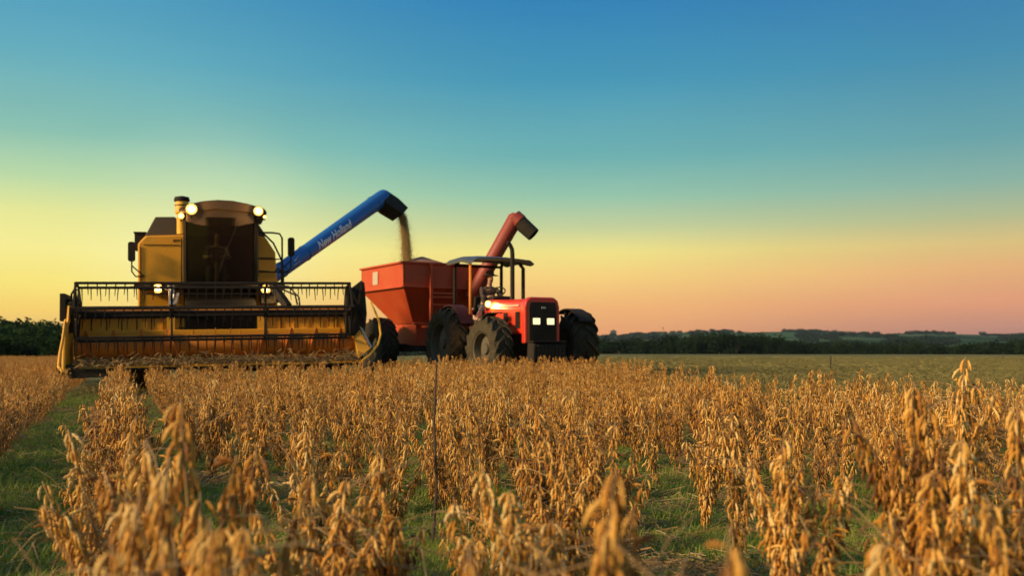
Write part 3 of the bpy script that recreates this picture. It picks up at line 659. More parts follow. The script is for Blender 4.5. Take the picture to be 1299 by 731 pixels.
# lettering wrapped on the tube
def wrap_text(txt, size, along0, up0, mat, name, parent, shear=.25):
    cu = bpy.data.curves.new('lettering', 'FONT'); cu.body = txt; cu.size = size; cu.shear = shear; cu.offset = .008; cu.resolution_u = 3
    to = bpy.data.objects.new('lettering_src', cu); C.objects.link(to)
    bpy.context.view_layer.update()
    me = bpy.data.meshes.new_from_object(to.evaluated_get(bpy.context.evaluated_depsgraph_get()))
    C.objects.unlink(to); bpy.data.objects.remove(to)
    tb_ = bmesh.new(); tb_.from_mesh(me); bmesh.ops.triangulate(tb_, faces=tb_.faces)
    for _ in range(2): bmesh.ops.subdivide_edges(tb_, edges=[e for e in tb_.edges if e.calc_length() > .03], cuts=1, use_grid_fill=True)
    tb_.to_mesh(me); tb_.free()
    tot = (A1-A00).length
    for v in me.vertices:
        s_ = along0 + v.co.x; f_ = s_/tot; r_ = .165 + .045*f_ + .008; th = (up0 + v.co.y)/r_
        v.co = A00 + ax*s_ + (nrm*math.cos(th) + upv*math.sin(th))*r_
    me.materials.clear(); me.materials.append(mat); me.name = name
    oo = bpy.data.objects.new(name, me); C.objects.link(oo); oo.parent = parent; return oo
L_ = (A1-A00).length
wrap_text('New Holland', .28, L_*.36, -.15, M['white'], 'lettering', ua)
b = MB()
def on_tube(s_, t_):
    r_ = .165+.045*s_/L_+.004; th = t_/r_; return A00 + ax*s_ + (nrm*math.cos(th)+upv*math.sin(th))*r_
for k in range(4):
    s0 = L_*.17 + .07*k; b.add([on_tube(s0,-.10),on_tube(s0+.05,-.10),on_tube(s0+.14,.0+.02*k),on_tube(s0+.06,.02)], [(0,1,2,3)])
b.build('emblem', M['cream'], ua)

# operator in the harvester cab
seated_person('person', CM @ Vector((0, 2.95, 2.42)), CA, 'harvester operator in a pale shirt seated behind the cab windscreen', 'cloth_pale', None, .10, .34)

# ================================================================== grain cart
GA = R(31); GO = Vector((-1.66, 25.7, .12))
cart = empty('grain_cart', GO, (0, 0, GA)); tag(cart, 'orange-red hopper grain cart behind the tractor, filled with soybeans', 'grain cart')
GM = Matrix.Translation(GO) @ Euler((0,0,GA)).to_matrix().to_4x4(); GMI = GM.inverted()
u0, u1, v1 = -1.26, 1.30, 2.75
b = MB()
t_ = .03
for (a, c_) in (((u0,0),(u1,0)), ((u1,0),(u1,v1)), ((u1,v1),(u0,v1)), ((u0,v1),(u0,0))):
    A_, B_ = Vector((*a,0)), Vector((*c_,0)); nn = Vector((-(B_-A_).y, (B_-A_).x, 0)).normalized()*t_
    b.hexa([A_+Vector((0,0,2.30)), B_+Vector((0,0,2.30)), B_+nn+Vector((0,0,2.30)), A_+nn+Vector((0,0,2.30))], [A_+Vector((0,0,2.92)), B_+Vector((0,0,2.92)), B_+nn+Vector((0,0,2.92)), A_+nn+Vector((0,0,2.92))])
hop = b.build('hopper', M['cartred'], cart)
b = MB()
lo = [(-.62,.75,1.38),(.66,.75,1.38),(.66,1.95,1.38),(-.62,1.95,1.38)]; hi = [(u0+.004,.004,2.297),(u1-.004,.004,2.297),(u1-.004,v1-.004,2.297),(u0+.004,v1-.004,2.297)]
b.hexa(lo, hi); b.build('lower_hopper', M['cartred'], cart, bevel=.015)
b = MB()
for z_ in (2.30, 2.915):
    b.bar((u0-.03,-.03,z_),(u1+.03,-.03,z_),.05); b.bar((u0-.03,-.03,z_),(u0-.03,v1+.03,z_),.05); b.bar((u1+.03,-.03,z_),(u1+.03,v1+.03,z_),.05); b.bar((u0-.03,v1+.03,z_),(u1+.03,v1+.03,z_),.05)
b.build('rim_rail', M['cartred'], cart, bevel=.008)
b = MB(); b.hexa([(-.55,.70,.80),(.6,.70,.80),(.6,2.0,.80),(-.55,2.0,.80)], [(-.60,.66,1.375),(.64,.66,1.375),(.64,2.05,1.375),(-.60,2.05,1.375)]); b.bar((-.7,.6,1.38),(.75,.6,1.38),.07); b.build('trough', M['cartred'], cart, bevel=.02)
b = MB(); b.box((.02,1.35,.72),(1.6,2.5,.14)); b.box((0,1.35,.78),(2.6,.16,.16)); b.bar((0,.2,.70),(.0,-1.3,.62),.12); b.build('chassis', M['dark'], cart)
b = MB()
for u in (-.52, .16): b.bar((u,-.09,1.25),(u,-.09,2.90),.07)
for z_ in (1.55,1.85,2.05,2.15): b.bar((-.52,-.09,z_),(.16,-.09,z_),.045)
b.bar((.16,-.09,1.3),(.5,.7,1.3),.06); b.bar((-.52,-.09,1.3),(-.4,.7,1.3),.06); b.build('front_ladder', M['cartred'], cart)
b = MB(); b.box((u0-.014,1.75,2.68),(.012,.34,.20)); b.box((u0-.014,1.75,2.515),(.012,.34,.12)); b.box((u0-.012,1.75,2.58),(.008,.30,.30)); b.build('side_label', M['cream'], cart)
add_wheel(cart, (-1.30,1.4,.76), .75, .50, .38, 18, .045, 'rubber', 'rim', 0, -1); add_wheel(cart, (1.34,1.4,.76), .75, .50, .38, 18, .045, 'rubber', 'rim', 0, 1)
# cart auger
e0 = GMI @ at(612, 352, 25.9); e1 = GMI @ at(654, 277, 25.6); e2 = GMI @ at(677, 298, 25.5)
b = MB(); b.tube([e0 - (e1-e0)*.35, e0, e1, e1 + (e1-e0).normalized()*.10], [.19,.19,.20,.14], 22); ca_ = b.build('unloading_auger', M['auger_red'], cart, True)
b = MB(); dd = (e2-e1).normalized(); b.tube([e1 - dd*.05, e1 + dd*.16], [.21,.215], 22); b.build('elbow', M['auger_red'], ca_, True)
b = MB(); b.tube([e1 + dd*.15, e2], [.20,.185], 20, False); b.tube([e2, e1 + dd*.15], [.17,.18], 20, False); b.lathe([(0,0),(.001,0)], tuple(e1+dd*.2), 'x', 4)
b.build('spout', M['dark'], ca_, True)

# soybeans heaped in the cart
hp = MB(); nr, ns = 16, 40; cx_, cy_ = -.12, 1.35
V = [(cx_, cy_, 3.22)]; F = []
for i in range(1, nr+1):
    for k in range(ns):
        a = 2*math.pi*k/ns; ex = (1.20 if math.cos(a) > 0 else 1.10); x_ = cx_ + ex*i/nr*math.cos(a)*1.02; y_ = cy_ + 1.32*i/nr*math.sin(a)
        x_ = max(u0+.05, min(u1-.05, x_))
        z_ = 3.22 - .42*(i/nr)**1.15 + .012*noise.noise(Vector((x_*6,y_*6,0)))
        V.append((x_, y_, z_))
for k in range(ns): F.append((0, 1+k, 1+(k+1)%ns))
for i in range(nr-1):
    for k in range(ns): F.append((1+i*ns+k, 1+(i+1)*ns+k, 1+(i+1)*ns+(k+1)%ns, 1+i*ns+(k+1)%ns))
hp.add(V, F)
def m_heap(t, o):
    p = N(t, 'ShaderNodeBsdfPrincipled'); p.inputs['Roughness'].default_value = .7
    vo = N(t, 'ShaderNodeTexVoronoi'); vo.inputs['Scale'].default_value = 90; tcn = N(t, 'ShaderNodeTexCoord'); t.links.new(tcn.outputs['Object'], vo.inputs['Vector'])
    r = cramp(t, vo.outputs['Distance'], [(0,(.42,.22,.10)),(.5,(.30,.13,.055)),(.9,(.12,.05,.02))]); t.links.new(r.outputs[0], p.inputs['Base Color'])
    bp = N(t, 'ShaderNodeBump'); bp.inputs['Distance'].default_value = .01; bp.invert = True; t.links.new(vo.outputs['Distance'], bp.inputs['Height']); t.links.new(bp.outputs[0], p.inputs['Normal'])
    t.links.new(p.outputs[0], o.inputs[0])
M['heap'] = material('soybean_heap', m_heap)
o = hp.build('soybean_heap', M['heap'], None, True); o.location = GO; o.rotation_euler = (0,0,GA); tag(o, 'brown heap of harvested soybeans piled above the rim of the cart', 'grain', kind='stuff')

# falling stream of beans
P0, P1 = CM @ q1, at(517, 337, 26.4)
V = []; F = []; oct_f = [(0,2,4),(2,1,4),(1,3,4),(3,0,4),(2,0,5),(1,2,5),(3,1,5),(0,3,5)]
for i in range(24000):
    t = rnd.random()**.8; core = rnd.random()
    fall = t**1.7
    c = Vector((P0.x + (P1.x-P0.x)*t**.75, P0.y + (P1.y-P0.y)*t, P0.z + (P1.z-P0.z)*fall))
    wdt = (.030 + .035*t) if core < .80 else (.06 + .10*t)
    off = Vector((rnd.gauss(0,wdt), rnd.gauss(0,wdt), rnd.gauss(0,.05)))
    if core >= .95: off.x -= abs(rnd.gauss(0,.22))*(.3+t)
    c += off; s_ = rnd.uniform(.0035,.0075)*(1 if core < .8 else .6); k = len(V)
    st = 2.2
    V += [c+Vector((s_,0,0)), c-Vector((s_,0,0)), c+Vector((0,s_,0)), c-Vector((0,s_,0)), c+Vector((0,0,s_*st)), c-Vector((0,0,s_*st))]
    F += [tuple(q+k for q in f) for f in oct_f]
m = MB(); m.add(V, F); o = m.build('falling_grain', M['bean'], None, True, fix=False); tag(o, 'stream of soybeans pouring from the blue auger spout into the cart', 'grain', kind='stuff')

# ================================================================== tractor
TA = R(26); TO = Vector((.45, 22.0, .15))
trac = empty('tractor', TO, (0, 0, TA)); tag(trac, 'red tractor with lit headlights, flat canopy and large muddy tyres', 'tractor')
TM = Matrix.Translation(TO) @ Euler((0,0,TA)).to_matrix().to_4x4(); TMI = TM.inverted()
hu = -.17
sec = [(hu-.40,1.00),(hu-.41,1.55),(hu-.37,1.70),(hu-.28,1.76),(hu+.28,1.76),(hu+.37,1.70),(hu+.41,1.55),(hu+.40,1.00)]
b = MB(); V = []
for v_, k_, dz in ((-.62,1.0,0),(.3,1.0,.02),(1.25,1.05,.06)):
    V += [(hu+(x-hu)*k_, v_, z+(dz if z > 1.2 else 0)) for x, z in sec]
n8 = len(sec); F = [tuple(range(n8)), tuple(range(3*n8-1, 2*n8-1, -1))]
for j in range(2):
    for i in range(n8): F.append((j*n8+i, (j+1)*n8+i, (j+1)*n8+(i+1)%n8, j*n8+(i+1)%n8))
b.add(V, F); hood = b.build('hood', M['red'], trac, bevel=.03)
b = MB(); fr = [(hu-.42,.80),(hu-.42,1.58),(hu-.38,1.72),(hu-.28,1.79),(hu+.28,1.79),(hu+.38,1.72),(hu+.42,1.58),(hu+.42,.80)]
b.prism(fr, -.80, -.63); b.build('front_cowl', M['red'], hood, bevel=.03)
gr_ = [(hu-.33,.84),(hu-.33,1.56),(hu-.30,1.68),(hu+.30,1.68),(hu+.33,1.56),(hu+.33,.84)]
b = MB(); b.prism(gr_, -.83, -.797)
for z_ in np.arange(.88, 1.16, .035): b.box((hu,-.836,z_),(.60,.012,.012))
b.build('grille', M['dark'], hood, bevel=.006)
for u in (hu-.17, hu+.17):
    b = MB(); b.box((u,-.838,1.27),(.205,.03,.17)); hl = b.build('headlight', M['black'], hood, bevel=.01)
    b = MB(); b.box((u,-.856,1.27),(.17,.012,.135)); b.build('lens', M['head_lamp'], hl, bevel=.02)
b = MB()
for dx, dz, r_ in ((0,0,.05),): b.lathe([(0,-.012),(r_,-.010),(r_,.01),(0,.01)], (hu+dx,-.835,1.56+dz), 'y', 20)
b.build('badge', M['black'], hood)
b = MB(); b.tube([(hu+.03+.022*math.cos(a),-.849,1.56+.014*math.sin(a)) for a in np.linspace(0,2*math.pi,13)], .005, 5); b.tube([(hu-.022+.022*math.cos(a),-.849,1.56+.014*math.sin(a)) for a in np.linspace(0,2*math.pi,13)], .005, 5); b.build('badge_mark', M['white'], hood)
b = MB()
for v_ in (-.45,.15,.75):
    for k in range(7): b.box((hu-.418, v_+.03*k-.09, 1.30),(.012,.014,.36))
    for k in range(7): b.box((hu+.418, v_+.03*k-.09, 1.30),(.012,.014,.36))
b.build('side_vent', M['dark'], hood)
b = MB()
for s in (-1, 1): b.box((hu+s*.415,.25,1.62),(.006,1.5,.035))
b.build('stripe', M['cream'], hood)
# engine and chassis
b = MB(); b.box((hu,.5,.85),(.50,2.2,.42)); b.box((hu,2.2,.95),(.60,1.2,.6)); b.box((0,0,.62),(1.7,.18,.20)); b.box((0,2.4,.82),(1.7,.24,.26)); b.box((hu-.3,.9,.9),(.3,.6,.5)); b.box((hu+.3,.6,1.0),(.2,.8,.4)); b.tube([(hu-.28,-.3,1.0),(hu-.34,0,1.1),(hu-.3,.5,1.05)], .05, 8)
b.build('chassis', M['dark'], trac, bevel=.03)
for k in range(9):
    b = MB(); u = hu-.34+.085*k; b.prism([(-1.12,.42),(-1.14,.74),(-1.10,.80),(-.84,.82),(-.82,.50),(-.9,.40)], u-.038, u+.038, 'x'); b.build('front_weight', M['dark'], trac, bevel=.012)
b = MB(); b.box((hu,-.98,.835),(.80,.36,.03)); b.box((hu,-.7,.66),(.40,.3,.2)); b.build('weight_bracket', M['black'], trac, bevel=.01)
# wheels
add_wheel(trac, (-1.05,0,.68), .66, .46, .36, 16, .055, 'mud_rubber', 'rim', R(5), -1); add_wheel(trac, (1.12,0,.74), .72, .60, .38, 16, .075, 'rubber', 'rim', R(-12), 1)
add_wheel(trac, (-1.02,2.45,.82), .80, .52, .50, 18, .055, 'mud_rubber', 'rim', 0, -1); add_wheel(trac, (1.06,2.45,.82), .80, .52, .50, 18, .055, 'rubber', 'rim', 0, 1)
def fender(u, v_, z_, rr, w, a0, a1, mat, flick=0):
    m = MB(); n_ = 12; V = []; F = []
    for i in range(n_+1):
        a = R(a0 + (a1-a0)*i/n_); c_, s_ = math.cos(a), math.sin(a)
        for r_ in (rr, rr+.025): V += [(u-w/2, v_+r_*c_, z_+r_*s_), (u+w/2, v_+r_*c_, z_+r_*s_)]
    for i in range(n_):
        k = i*4; F += [(k,k+1,k+5,k+4),(k+2,k+6,k+7,k+3),(k,k+4,k+6,k+2),(k+1,k+3,k+7,k+5)]
    F += [(0,2,3,1),(n_*4,n_*4+1,n_*4+3,n_*4+2)]
    m.add(V, F); return m
fender(1.00, 0, .74, .83, .34, 62, 140, 'black').build('front_fender', M['black'], trac, True)
fender(-.92, 0, .68, .78, .26, 40, 100, 'black').build('front_fender', M['black'], trac, True)
for s in (-1, 1):
    f_ = fender(s*.84, 2.45, .82, .90, .34, 40, 150, 'red').build('rear_fender', M['dark_red'], trac, True)
    f2 = MB(); f2.box((s*.655, 2.45, 1.32), (.03, 1.3, .60)); f2.build('side_panel', M['red'], f_, bevel=.008)
# operator station
b = MB(); b.box((hu,1.75,1.18),(1.3,1.3,.06)); b.box((hu,1.25,1.5),(.62,.12,.60)); b.build('floor', M['red'], trac, bevel=.02)
b = MB(); b.prism([(hu-.22,1.46),(hu+.22,1.46),(hu+.25,1.56),(hu-.25,1.56)], 1.85, 2.3); b.prism([(hu-.24,1.5),(hu+.24,1.5),(hu+.2,1.95),(hu-.2,1.95)], 2.28, 2.38); b.build('seat', M['black'], trac, bevel=.03)
b = MB(); b.tube([(hu,1.22,1.75),(hu,1.45,1.98)], .025, 8); b.tube([(hu+.19*math.cos(a),1.45+.12*math.sin(a),1.98-.10*math.sin(a)+.04) for a in np.linspace(0,2*math.pi,25)], .015, 6); b.bar((hu-.18,1.45,2.0),(hu+.18,1.45,2.0),.025); b.build('steering_wheel', M['black'], trac, True)
b = MB(); b.box((hu,1.30,1.84),(.50,.25,.14)); b.build('dashboard', M['black'], trac, bevel=.03)
# canopy
b = MB(); V = []; F = []; nn = 10
for i in range(nn+1):
    t = i/nn; v_ = 1.10 + 1.62*t
    zc = 2.74 + .10*S(t/.5) - .02*S((t-.6)/.4)
    for u, dz in ((-.78,-.05),(-.68,.02),(-.36,.045),(.0,.05),(.36,.045),(.68,.02),(.78,-.05)): V.append((hu+u, v_, zc+dz))
top_n = len(V); V += [(p[0], p[1], p[2]-(.07 if 0 < i_//7 < nn else .035)) for i_, p in enumerate(V)]
for i in range(nn):
    for k in range(6): F += [(i*7+k,i*7+k+1,(i+1)*7+k+1,(i+1)*7+k), (top_n+i*7+k,top_n+(i+1)*7+k,top_n+(i+1)*7+k+1,top_n+i*7+k+1)]
    F += [(i*7,(i+1)*7,top_n+(i+1)*7,top_n+i*7), (i*7+6,top_n+i*7+6,top_n+(i+1)*7+6,(i+1)*7+6)]
for k in range(6): F += [(k,top_n+k,top_n+k+1,k+1), (nn*7+k,nn*7+k+1,top_n+nn*7+k+1,top_n+nn*7+k)]
b.add(V, F); can = b.build('canopy', M['canopy'], trac, True)
b = MB()
for s in (-1, 1): b.tube([(hu+s*.62,2.55,1.3),(hu+s*.62,2.55,2.70),(hu+s*.58,2.42,2.77)], .04, 10)
b.bar((hu-.62,2.55,2.70),(hu+.62,2.55,2.70),.06); b.build('roll_bar', M['black'], can, True)
b = MB(); b.tube([(hu+.62,1.35,1.5),(hu+.62,1.35,2.58),(hu+.55,1.5,2.76)], .045, 10); b.build('canopy_post', M['black'], can, True)
b = MB(); b.tube([(hu-.62,1.62,1.5),(hu-.62,1.62,2.72)], .032, 10); b.build('canopy_post', M['orange_brown'], can, True)  # yellowish colour stands for the lit side of this post
# exhaust
X = TMI @ at(650, 382, 22.1); xt = TMI @ at(650, 322, 22.1); xe = TMI @ at(642, 308, 22.1)
b = MB(); b.tube([(X.x,X.y,1.6),(X.x,X.y,xt.z-.02),(X.x-.01,X.y,xt.z+.10),(X.x-.06,X.y,xt.z+.20),(xe.x,X.y,xe.z)], [.05,.05,.048,.046,.045], 12); b.build('exhaust', M['black'], trac, True)
wl = TMI @ at(619, 386, 22.55); lamp_part(trac, tuple(wl), .075, 'lamp_hot', power=30, direction=(0,-1,-.2), col=(1,.6,.2))
b = MB(); b.bar((wl.x,wl.y+.08,wl.z-.10),(wl.x+.18,wl.y+.35,1.55),.04); b.build('lamp_bracket', M['black'], trac)
b = MB(); tr_ = TMI @ at(607, 395, 22.9); b.prism([(tr_.x-.09,tr_.z-.16),(tr_.x+.09,tr_.z-.10),(tr_.x+.08,tr_.z+.14)], tr_.y, tr_.y+.02); b.bar((tr_.x+.05,tr_.y+.03,tr_.z-.1),(tr_.x+.12,tr_.y+.5,1.25),.03); b.build('mirror', M['cream'], trac)
b = MB(); b.tube([(-.62,1.35,1.25),(-.75,1.2,.85),(-.75,1.1,.6)], .03, 6); b.box((-.72,1.4,.75),(.3,.3,.03)); b.box((-.72,1.4,.45),(.3,.3,.03)); b.build('step', M['black'], trac)
seated_person('person', TM @ Vector((hu, 2.08, 1.57)), TA, 'tractor driver in dark clothes and brimmed hat, sitting under the canopy', 'cloth_dark', 'cloth_dark', .18, .38)

# ================================================================== cut straw on the cutter bar
V = []; F = []
m = MB()
for i in range(2600):
    u = rnd.uniform(-2.4, 2.5); dens = .5 + .5*noise.noise(Vector((u*1.4, 0, 2)))
    if rnd.random() > .35 + .75*S((u+2.2)/1.4)*dens + .25: continue
    v_ = rnd.uniform(-.62, .05); z_ = .53 + abs(rnd.gauss(0,.075)) + .06*dens
    a = rnd.uniform(0, math.pi); L2 = rnd.uniform(.05,.17); dz = rnd.gauss(0,.05)
    d_ = Vector((math.cos(a)*L2, math.sin(a)*L2*.6, dz)); p_ = Vector((u, v_, z_)); m.tube([p_-d_*.5, p_+d_*.5], rnd.uniform(.004,.009), 3, False)
o = m.build('cut_straw', M['straw'], None, fix=False); o.location = CO; o.rotation_euler = (0, CR, CA); tag(o, 'loose cut straw heaped along the cutter bar of the harvester', 'straw', kind='stuff')

# ================================================================== soybean plants
def pod_template(nseg, nring):
    V = []; F = []
    L = 1.0
    prof = []
    for i in range(nring+1):
        t = i/nring
        w = math.sin(math.pi*min(1, t*1.04))**.55 if 0 < t < 1 else .12
        w *= 1 + .22*math.cos(2*math.pi*(t*3 - .5)) if nring > 5 else 1
        prof.append((t, w))
    for t, w in prof:
        bend = .09*math.sin(math.pi*t)
        for k in range(nseg):
            a = 2*math.pi*k/nseg; V.append((w*.108*math.cos(a) + bend, w*.088*math.sin(a), -t))
    for i in range(nring):
        for k in range(nseg): F.append((i*nseg+k, i*nseg+(k+1)%nseg, (i+1)*nseg+(k+1)%nseg, (i+1)*nseg+k))
    F.append(tuple(range(nseg))); F.append(tuple(nring*nseg+k for k in range(nseg))[::-1])
    return np.array(V), F
PT = {'hi': pod_template(8, 10), 'mid': pod_template(5, 5), 'lo': pod_template(4, 3)}
def soy_plant(seed, lod, height=.58, spread=1.0, branches=3, podden=1.0, pillar=False):
    r = random.Random(seed); stem = MB(); PV = []; PF = []; cnt = 0
    T, TF = PT[lod]
    sides = {'hi':6, 'mid':4, 'lo':3}[lod]
    def path(p0, d, L, n, wob):
        pts = [Vector(p0)]; d = Vector(d).normalized()
        for i in range(n):
            d = (d + Vector((r.gauss(0,wob), r.gauss(0,wob), .05))).normalized(); pts.append(pts[-1] + d*L/n)
        return pts
    axes = []
    main = path((0,0,0), (r.gauss(0,.05), r.gauss(0,.05), 1), height, 9, .05); axes.append((main, .16))
    for i in range(branches):
        a = r.uniform(0, 2*math.pi); k = r.randint(1, 4)
        bl = height*r.uniform(.45,.72)*(1 - k*.06)
        if pillar: bl = (height - main[k].z)*r.uniform(.45,.90)
        axes.append((path(main[k], (math.cos(a)*.55*spread, math.sin(a)*.55*spread, 1), bl, 6, .07), .05))
    for pts, start in axes:
        n = len(pts); r0 = .0042 if pts is main else .003
        stem.tube(pts, [r0*(1 - .65*i/(n-1)) for i in range(n)], sides, lod == 'hi')
        L = sum((b_-a_).length for a_, b_ in zip(pts, pts[1:])); s = L*start
        while s < L:
            t = s/L*(n-1); i = min(int(t), n-2); p = pts[i].lerp(pts[i+1], t-i)
            npod = (r.choice((3,4,5)) if pillar else r.choice((2,3,3,4))) if r.random() < podden else r.choice((0,1,2))
            a0 = r.uniform(0, 2*math.pi)
            for q in range(npod):
                az = a0 + q*2.2 + r.gauss(0,.4); tilt = abs(r.gauss(.26 if pillar else .36,.20))
                if r.random() < .06: tilt += 1.2
                plen = r.uniform(.025,.039); ped = r.uniform(.002,.011) if pillar else r.uniform(.004,.018)
                M3 = (Matrix.Rotation(az, 3, 'Z') @ Matrix.Rotation(-tilt, 3, 'Y') @ Matrix.Rotation(r.uniform(-.6,.6), 3, 'Z'))
                off = p + Vector((math.cos(az), math.sin(az), -.3))*ped
                A = np.array(M3)*plen
                PV.append(T @ A.T + np.array(off)); PF += [tuple(x+cnt for x in f) for f in TF]; cnt += len(T)
            s += r.uniform(.013,.023) * (1.5 if lod == 'lo' else 1)
        # curled dead petioles
        if lod != 'lo':
            for q in range(5):
                k = r.randint(1, n-2); az = r.uniform(0, 6.28); d = Vector((math.cos(az), math.sin(az), r.uniform(-.5,.8))); p = pts[k]; e = r.uniform(.05,.10)
                stem.tube([p, p+d*e, p+d*e*2+Vector((0,0,-.03))], [.0017,.0013,.0009], 3, False)
    PV = np.concatenate(PV)
    sm = raw_mesh('soybean_stem_%s' % lod, stem.v, stem.f, M['stem'], True)
    pm = raw_mesh('soybean_pods_%s' % lod, PV, PF, M['pod'], True)
    return sm, pm
HERO_P = [soy_plant(500+i, 'hi', .58, .66, 9 + i % 2, .97, True) for i in range(7)]
PIL_P = [soy_plant(600+i, 'hi', .56, .58, 6 + i % 2, .9, True) for i in range(6)]
HI_P = [soy_plant(100+i, 'hi', .58, 1.0, 4 + i % 2, .95) for i in range(6)]
MID_P = [soy_plant(200+i, 'mid', .56, 1.0, 3 + i % 2, .9) for i in range(7)]
def joined(sm, pm, name):
    """stem and pods of one far plant in one mesh with two materials"""
    me = bpy.data.meshes.new(name); ns_ = len(sm.vertices)
    V = [tuple(v.co) for v in sm.vertices] + [tuple(v.co) for v in pm.vertices]
    F = [tuple(p.vertices) for p in sm.polygons] + [tuple(i+ns_ for i in p.vertices) for p in pm.polygons]
    me.from_pydata(V, [], F); me.materials.append(M['stem']); me.materials.append(M['pod'])
    mi = [0]*len(sm.polygons) + [1]*len(pm.polygons); me.polygons.foreach_set('material_index', mi); me.polygons.foreach_set('use_smooth', [True]*len(mi)); return me
FAR_MID = [joined(*soy_plant(300+i, 'mid', .56, .68, 5, .85, i < 4), 'soybean_far') for i in range(5)]
FAR_LO = [joined(*soy_plant(400+i, 'lo', .56, .75, 4, .85, i < 3), 'soybean_far') for i in range(5)]

ROW = R(21.6); rdir = Vector((-math.sin(ROW), math.cos(ROW), 0)); rlat = Vector((math.cos(ROW), math.sin(ROW), 0))
def crop_end(x, y):
    """True where the crop is still standing"""
    l = CMI @ Vector((x, y, 0))
    if l.x < 2.9 and x < -1.0:
        if l.x < -2.75: return y < 62
        return l.y < -.75 and y < 40
    if x < 1.7: return y < 19.6 - .3*max(0, x)
    lim = 18.0 + (x-1.7)*(11.5-18.0)/.7 if x < 2.4 else (11.5 + (x-2.4)*(8.6-11.5)/1.4 if x < 3.8 else 8.6 - .08*(x-3.8))
    return y < lim + .5*noise.noise(Vector((x*1.3, y*.3, 4)))
plants = []      # x, y, height factor, tilt x, tilt y, yaw
rows = [0.02] + [.56 + .46*k for k in range(40)] + [-.80 - .46*k for k in range(60)]
pr = random.Random(11)
for u in rows:
    s = .6
    while s < 75:
        s += pr.uniform(.055,.15) * (1 if s < 14 else 1.25)
        p = rlat*(u + pr.gauss(0,.035)) + rdir*s
        if p.y < 2.5 or p.y > 62: continue
        if abs(p.x) > p.y*.57 + 1.8: continue
        if not crop_end(p.x, p.y): continue
        if p.y > 22 and p.x > -7: continue
        if pr.random() < ((.86 if p.y < 3.4 else .79 if p.y < 5 else .66 if p.y < 8 else .34) if u > .3 else .12): continue
        if noise.noise(Vector((p.x*.9, p.y*.9, 7))) < -.34 and p.y < 9: continue
        hgt = pr.uniform(.84, 1.1) * (1 + .12*noise.noise(Vector((p.x*.5, p.y*.5, 1))))
        if u < -.5: hgt *= .88
        if p.y < 6 and pr.random() < .08: hgt *= 1.15
        plants.append((p.x, p.y, hgt, pr.gauss(0,.08), pr.gauss(0,.08), pr.uniform(0,6.28)))
# plants picked out from the photograph: pixel of the top, distance, scale of spread, label
hero = [
 (228,512,1.62,'tallest blurred soybean plant close to the camera, rising beside the grassy lane'),
 (185,572,1.55,'blurred soybean plant beside the grassy lane, close under the tall plant with the bent tip'),
 (168,640,1.35,'blurred leaning soybean plant bordering the grassy lane in the bottom corner'),
 (270,672,1.05,'short blurred soybean tip at the bottom edge, right of the lane plants'),
 (312,672,1.30,'small thin blurred soybean tip standing alone at the bottom edge'),
 (780,602,1.10,'large blurred soybean plant nearest the camera at the bottom edge, pointed tip tilted'),
 (905,686,.92,'single blurred soybean pod tip at the very bottom edge, alone on green weeds'),
 (1118,690,1.25,'blurred pale soybean tip at the bottom edge near the tall right-hand plants'),
 (612,600,2.05,'full bushy soybean plant with blurred pods, beside the thin dark stalk'),
 (480,580,2.25,'full bushy soybean plant with orange pods, on the lane side of the thin dark stalk'),
 (1160,492,2.15,'tall narrow soybean column packed with orange pods near the right edge'),
 (1222,560,1.85,'heavy blurred soybean plant in front of the tall columns at the right edge'),
 (1224,456,3.4,'tallest soybean plant at right, its top reaching the far field'),
 (985,556,2.4,'bright orange soybean plant with a pointed top, in front of the thick right-hand rows'),
 (388,548,3.0,'orange soybean plant with a bare pointed top in the left middle of the crop'),
 (690,560,2.9,'tall soybean column with dense hanging pods, right of the bushy plant by the stalk'),
 (205,600,1.30,'blurred golden soybean plant in the bottom corner, thickest of those beside the grassy lane'),
 (146,700,1.15,'lowest blurred soybean plant in the bottom corner next to the grassy lane'),
 (648,625,1.9,'blurred soybean plant touching the bushy one just right of the thin dark stalk'),
 (440,610,2.1,'blurred soybean plant left of the bushy orange one near the thin dark stalk'),
 (750,650,1.12,'blurred soybean plant at the bottom edge, half behind the large tilted one'),
 (1180,600,1.75,'blurred orange soybean plant low in front of the tall narrow column at right'),
 (1250,640,1.5,'blurred soybean plant in the bottom corner under the tallest right-hand plant'),
 (1285,520,2.0,'soybean plant cut by the right edge of the view, heavy with brown pods'),
]
hero_pts = []
for px, py, D, lab in hero: hero_pts.append((at(px, py, D), lab))
keep = []
for p in plants:
    if any(math.hypot(p[0]-hp_.x, p[1]-hp_.y) < .16 for hp_, _ in hero_pts): continue
    keep.append(p)
plants = keep
def proj(p):
    d = Vector(p) - Vector((0,0,CAM_H)); c, s = math.cos(PITCH), math.sin(PITCH)
    zc = d.y*c + d.z*s; yc = -d.y*s + d.z*c
    return 649.5 + FPX*d.x/zc, 365.5 - FPX*yc/zc, zc
def in_view(p):
    x, y, z = proj((p[0], p[1], .4)); return -25 < x < 1325
plants.sort(key=lambda p: p[1])
near = []; far = []
for p in plants:
    if len(near) < 300 - len(hero) and in_view(p): near.append(p)
    else: far.append(p)
GROUP = 'soybean plants standing in the near rows'
def put_plant(pair, loc, rot, scl, label):
    o = bpy.data.objects.new('soybean_plant', pair[0]); C.objects.link(o); o.location = loc; o.rotation_euler = rot; o.scale = scl
    tag(o, label, 'soybean plant', GROUP)
    c = bpy.data.objects.new('pods', pair[1]); C.objects.link(c); c.parent = o
    return o
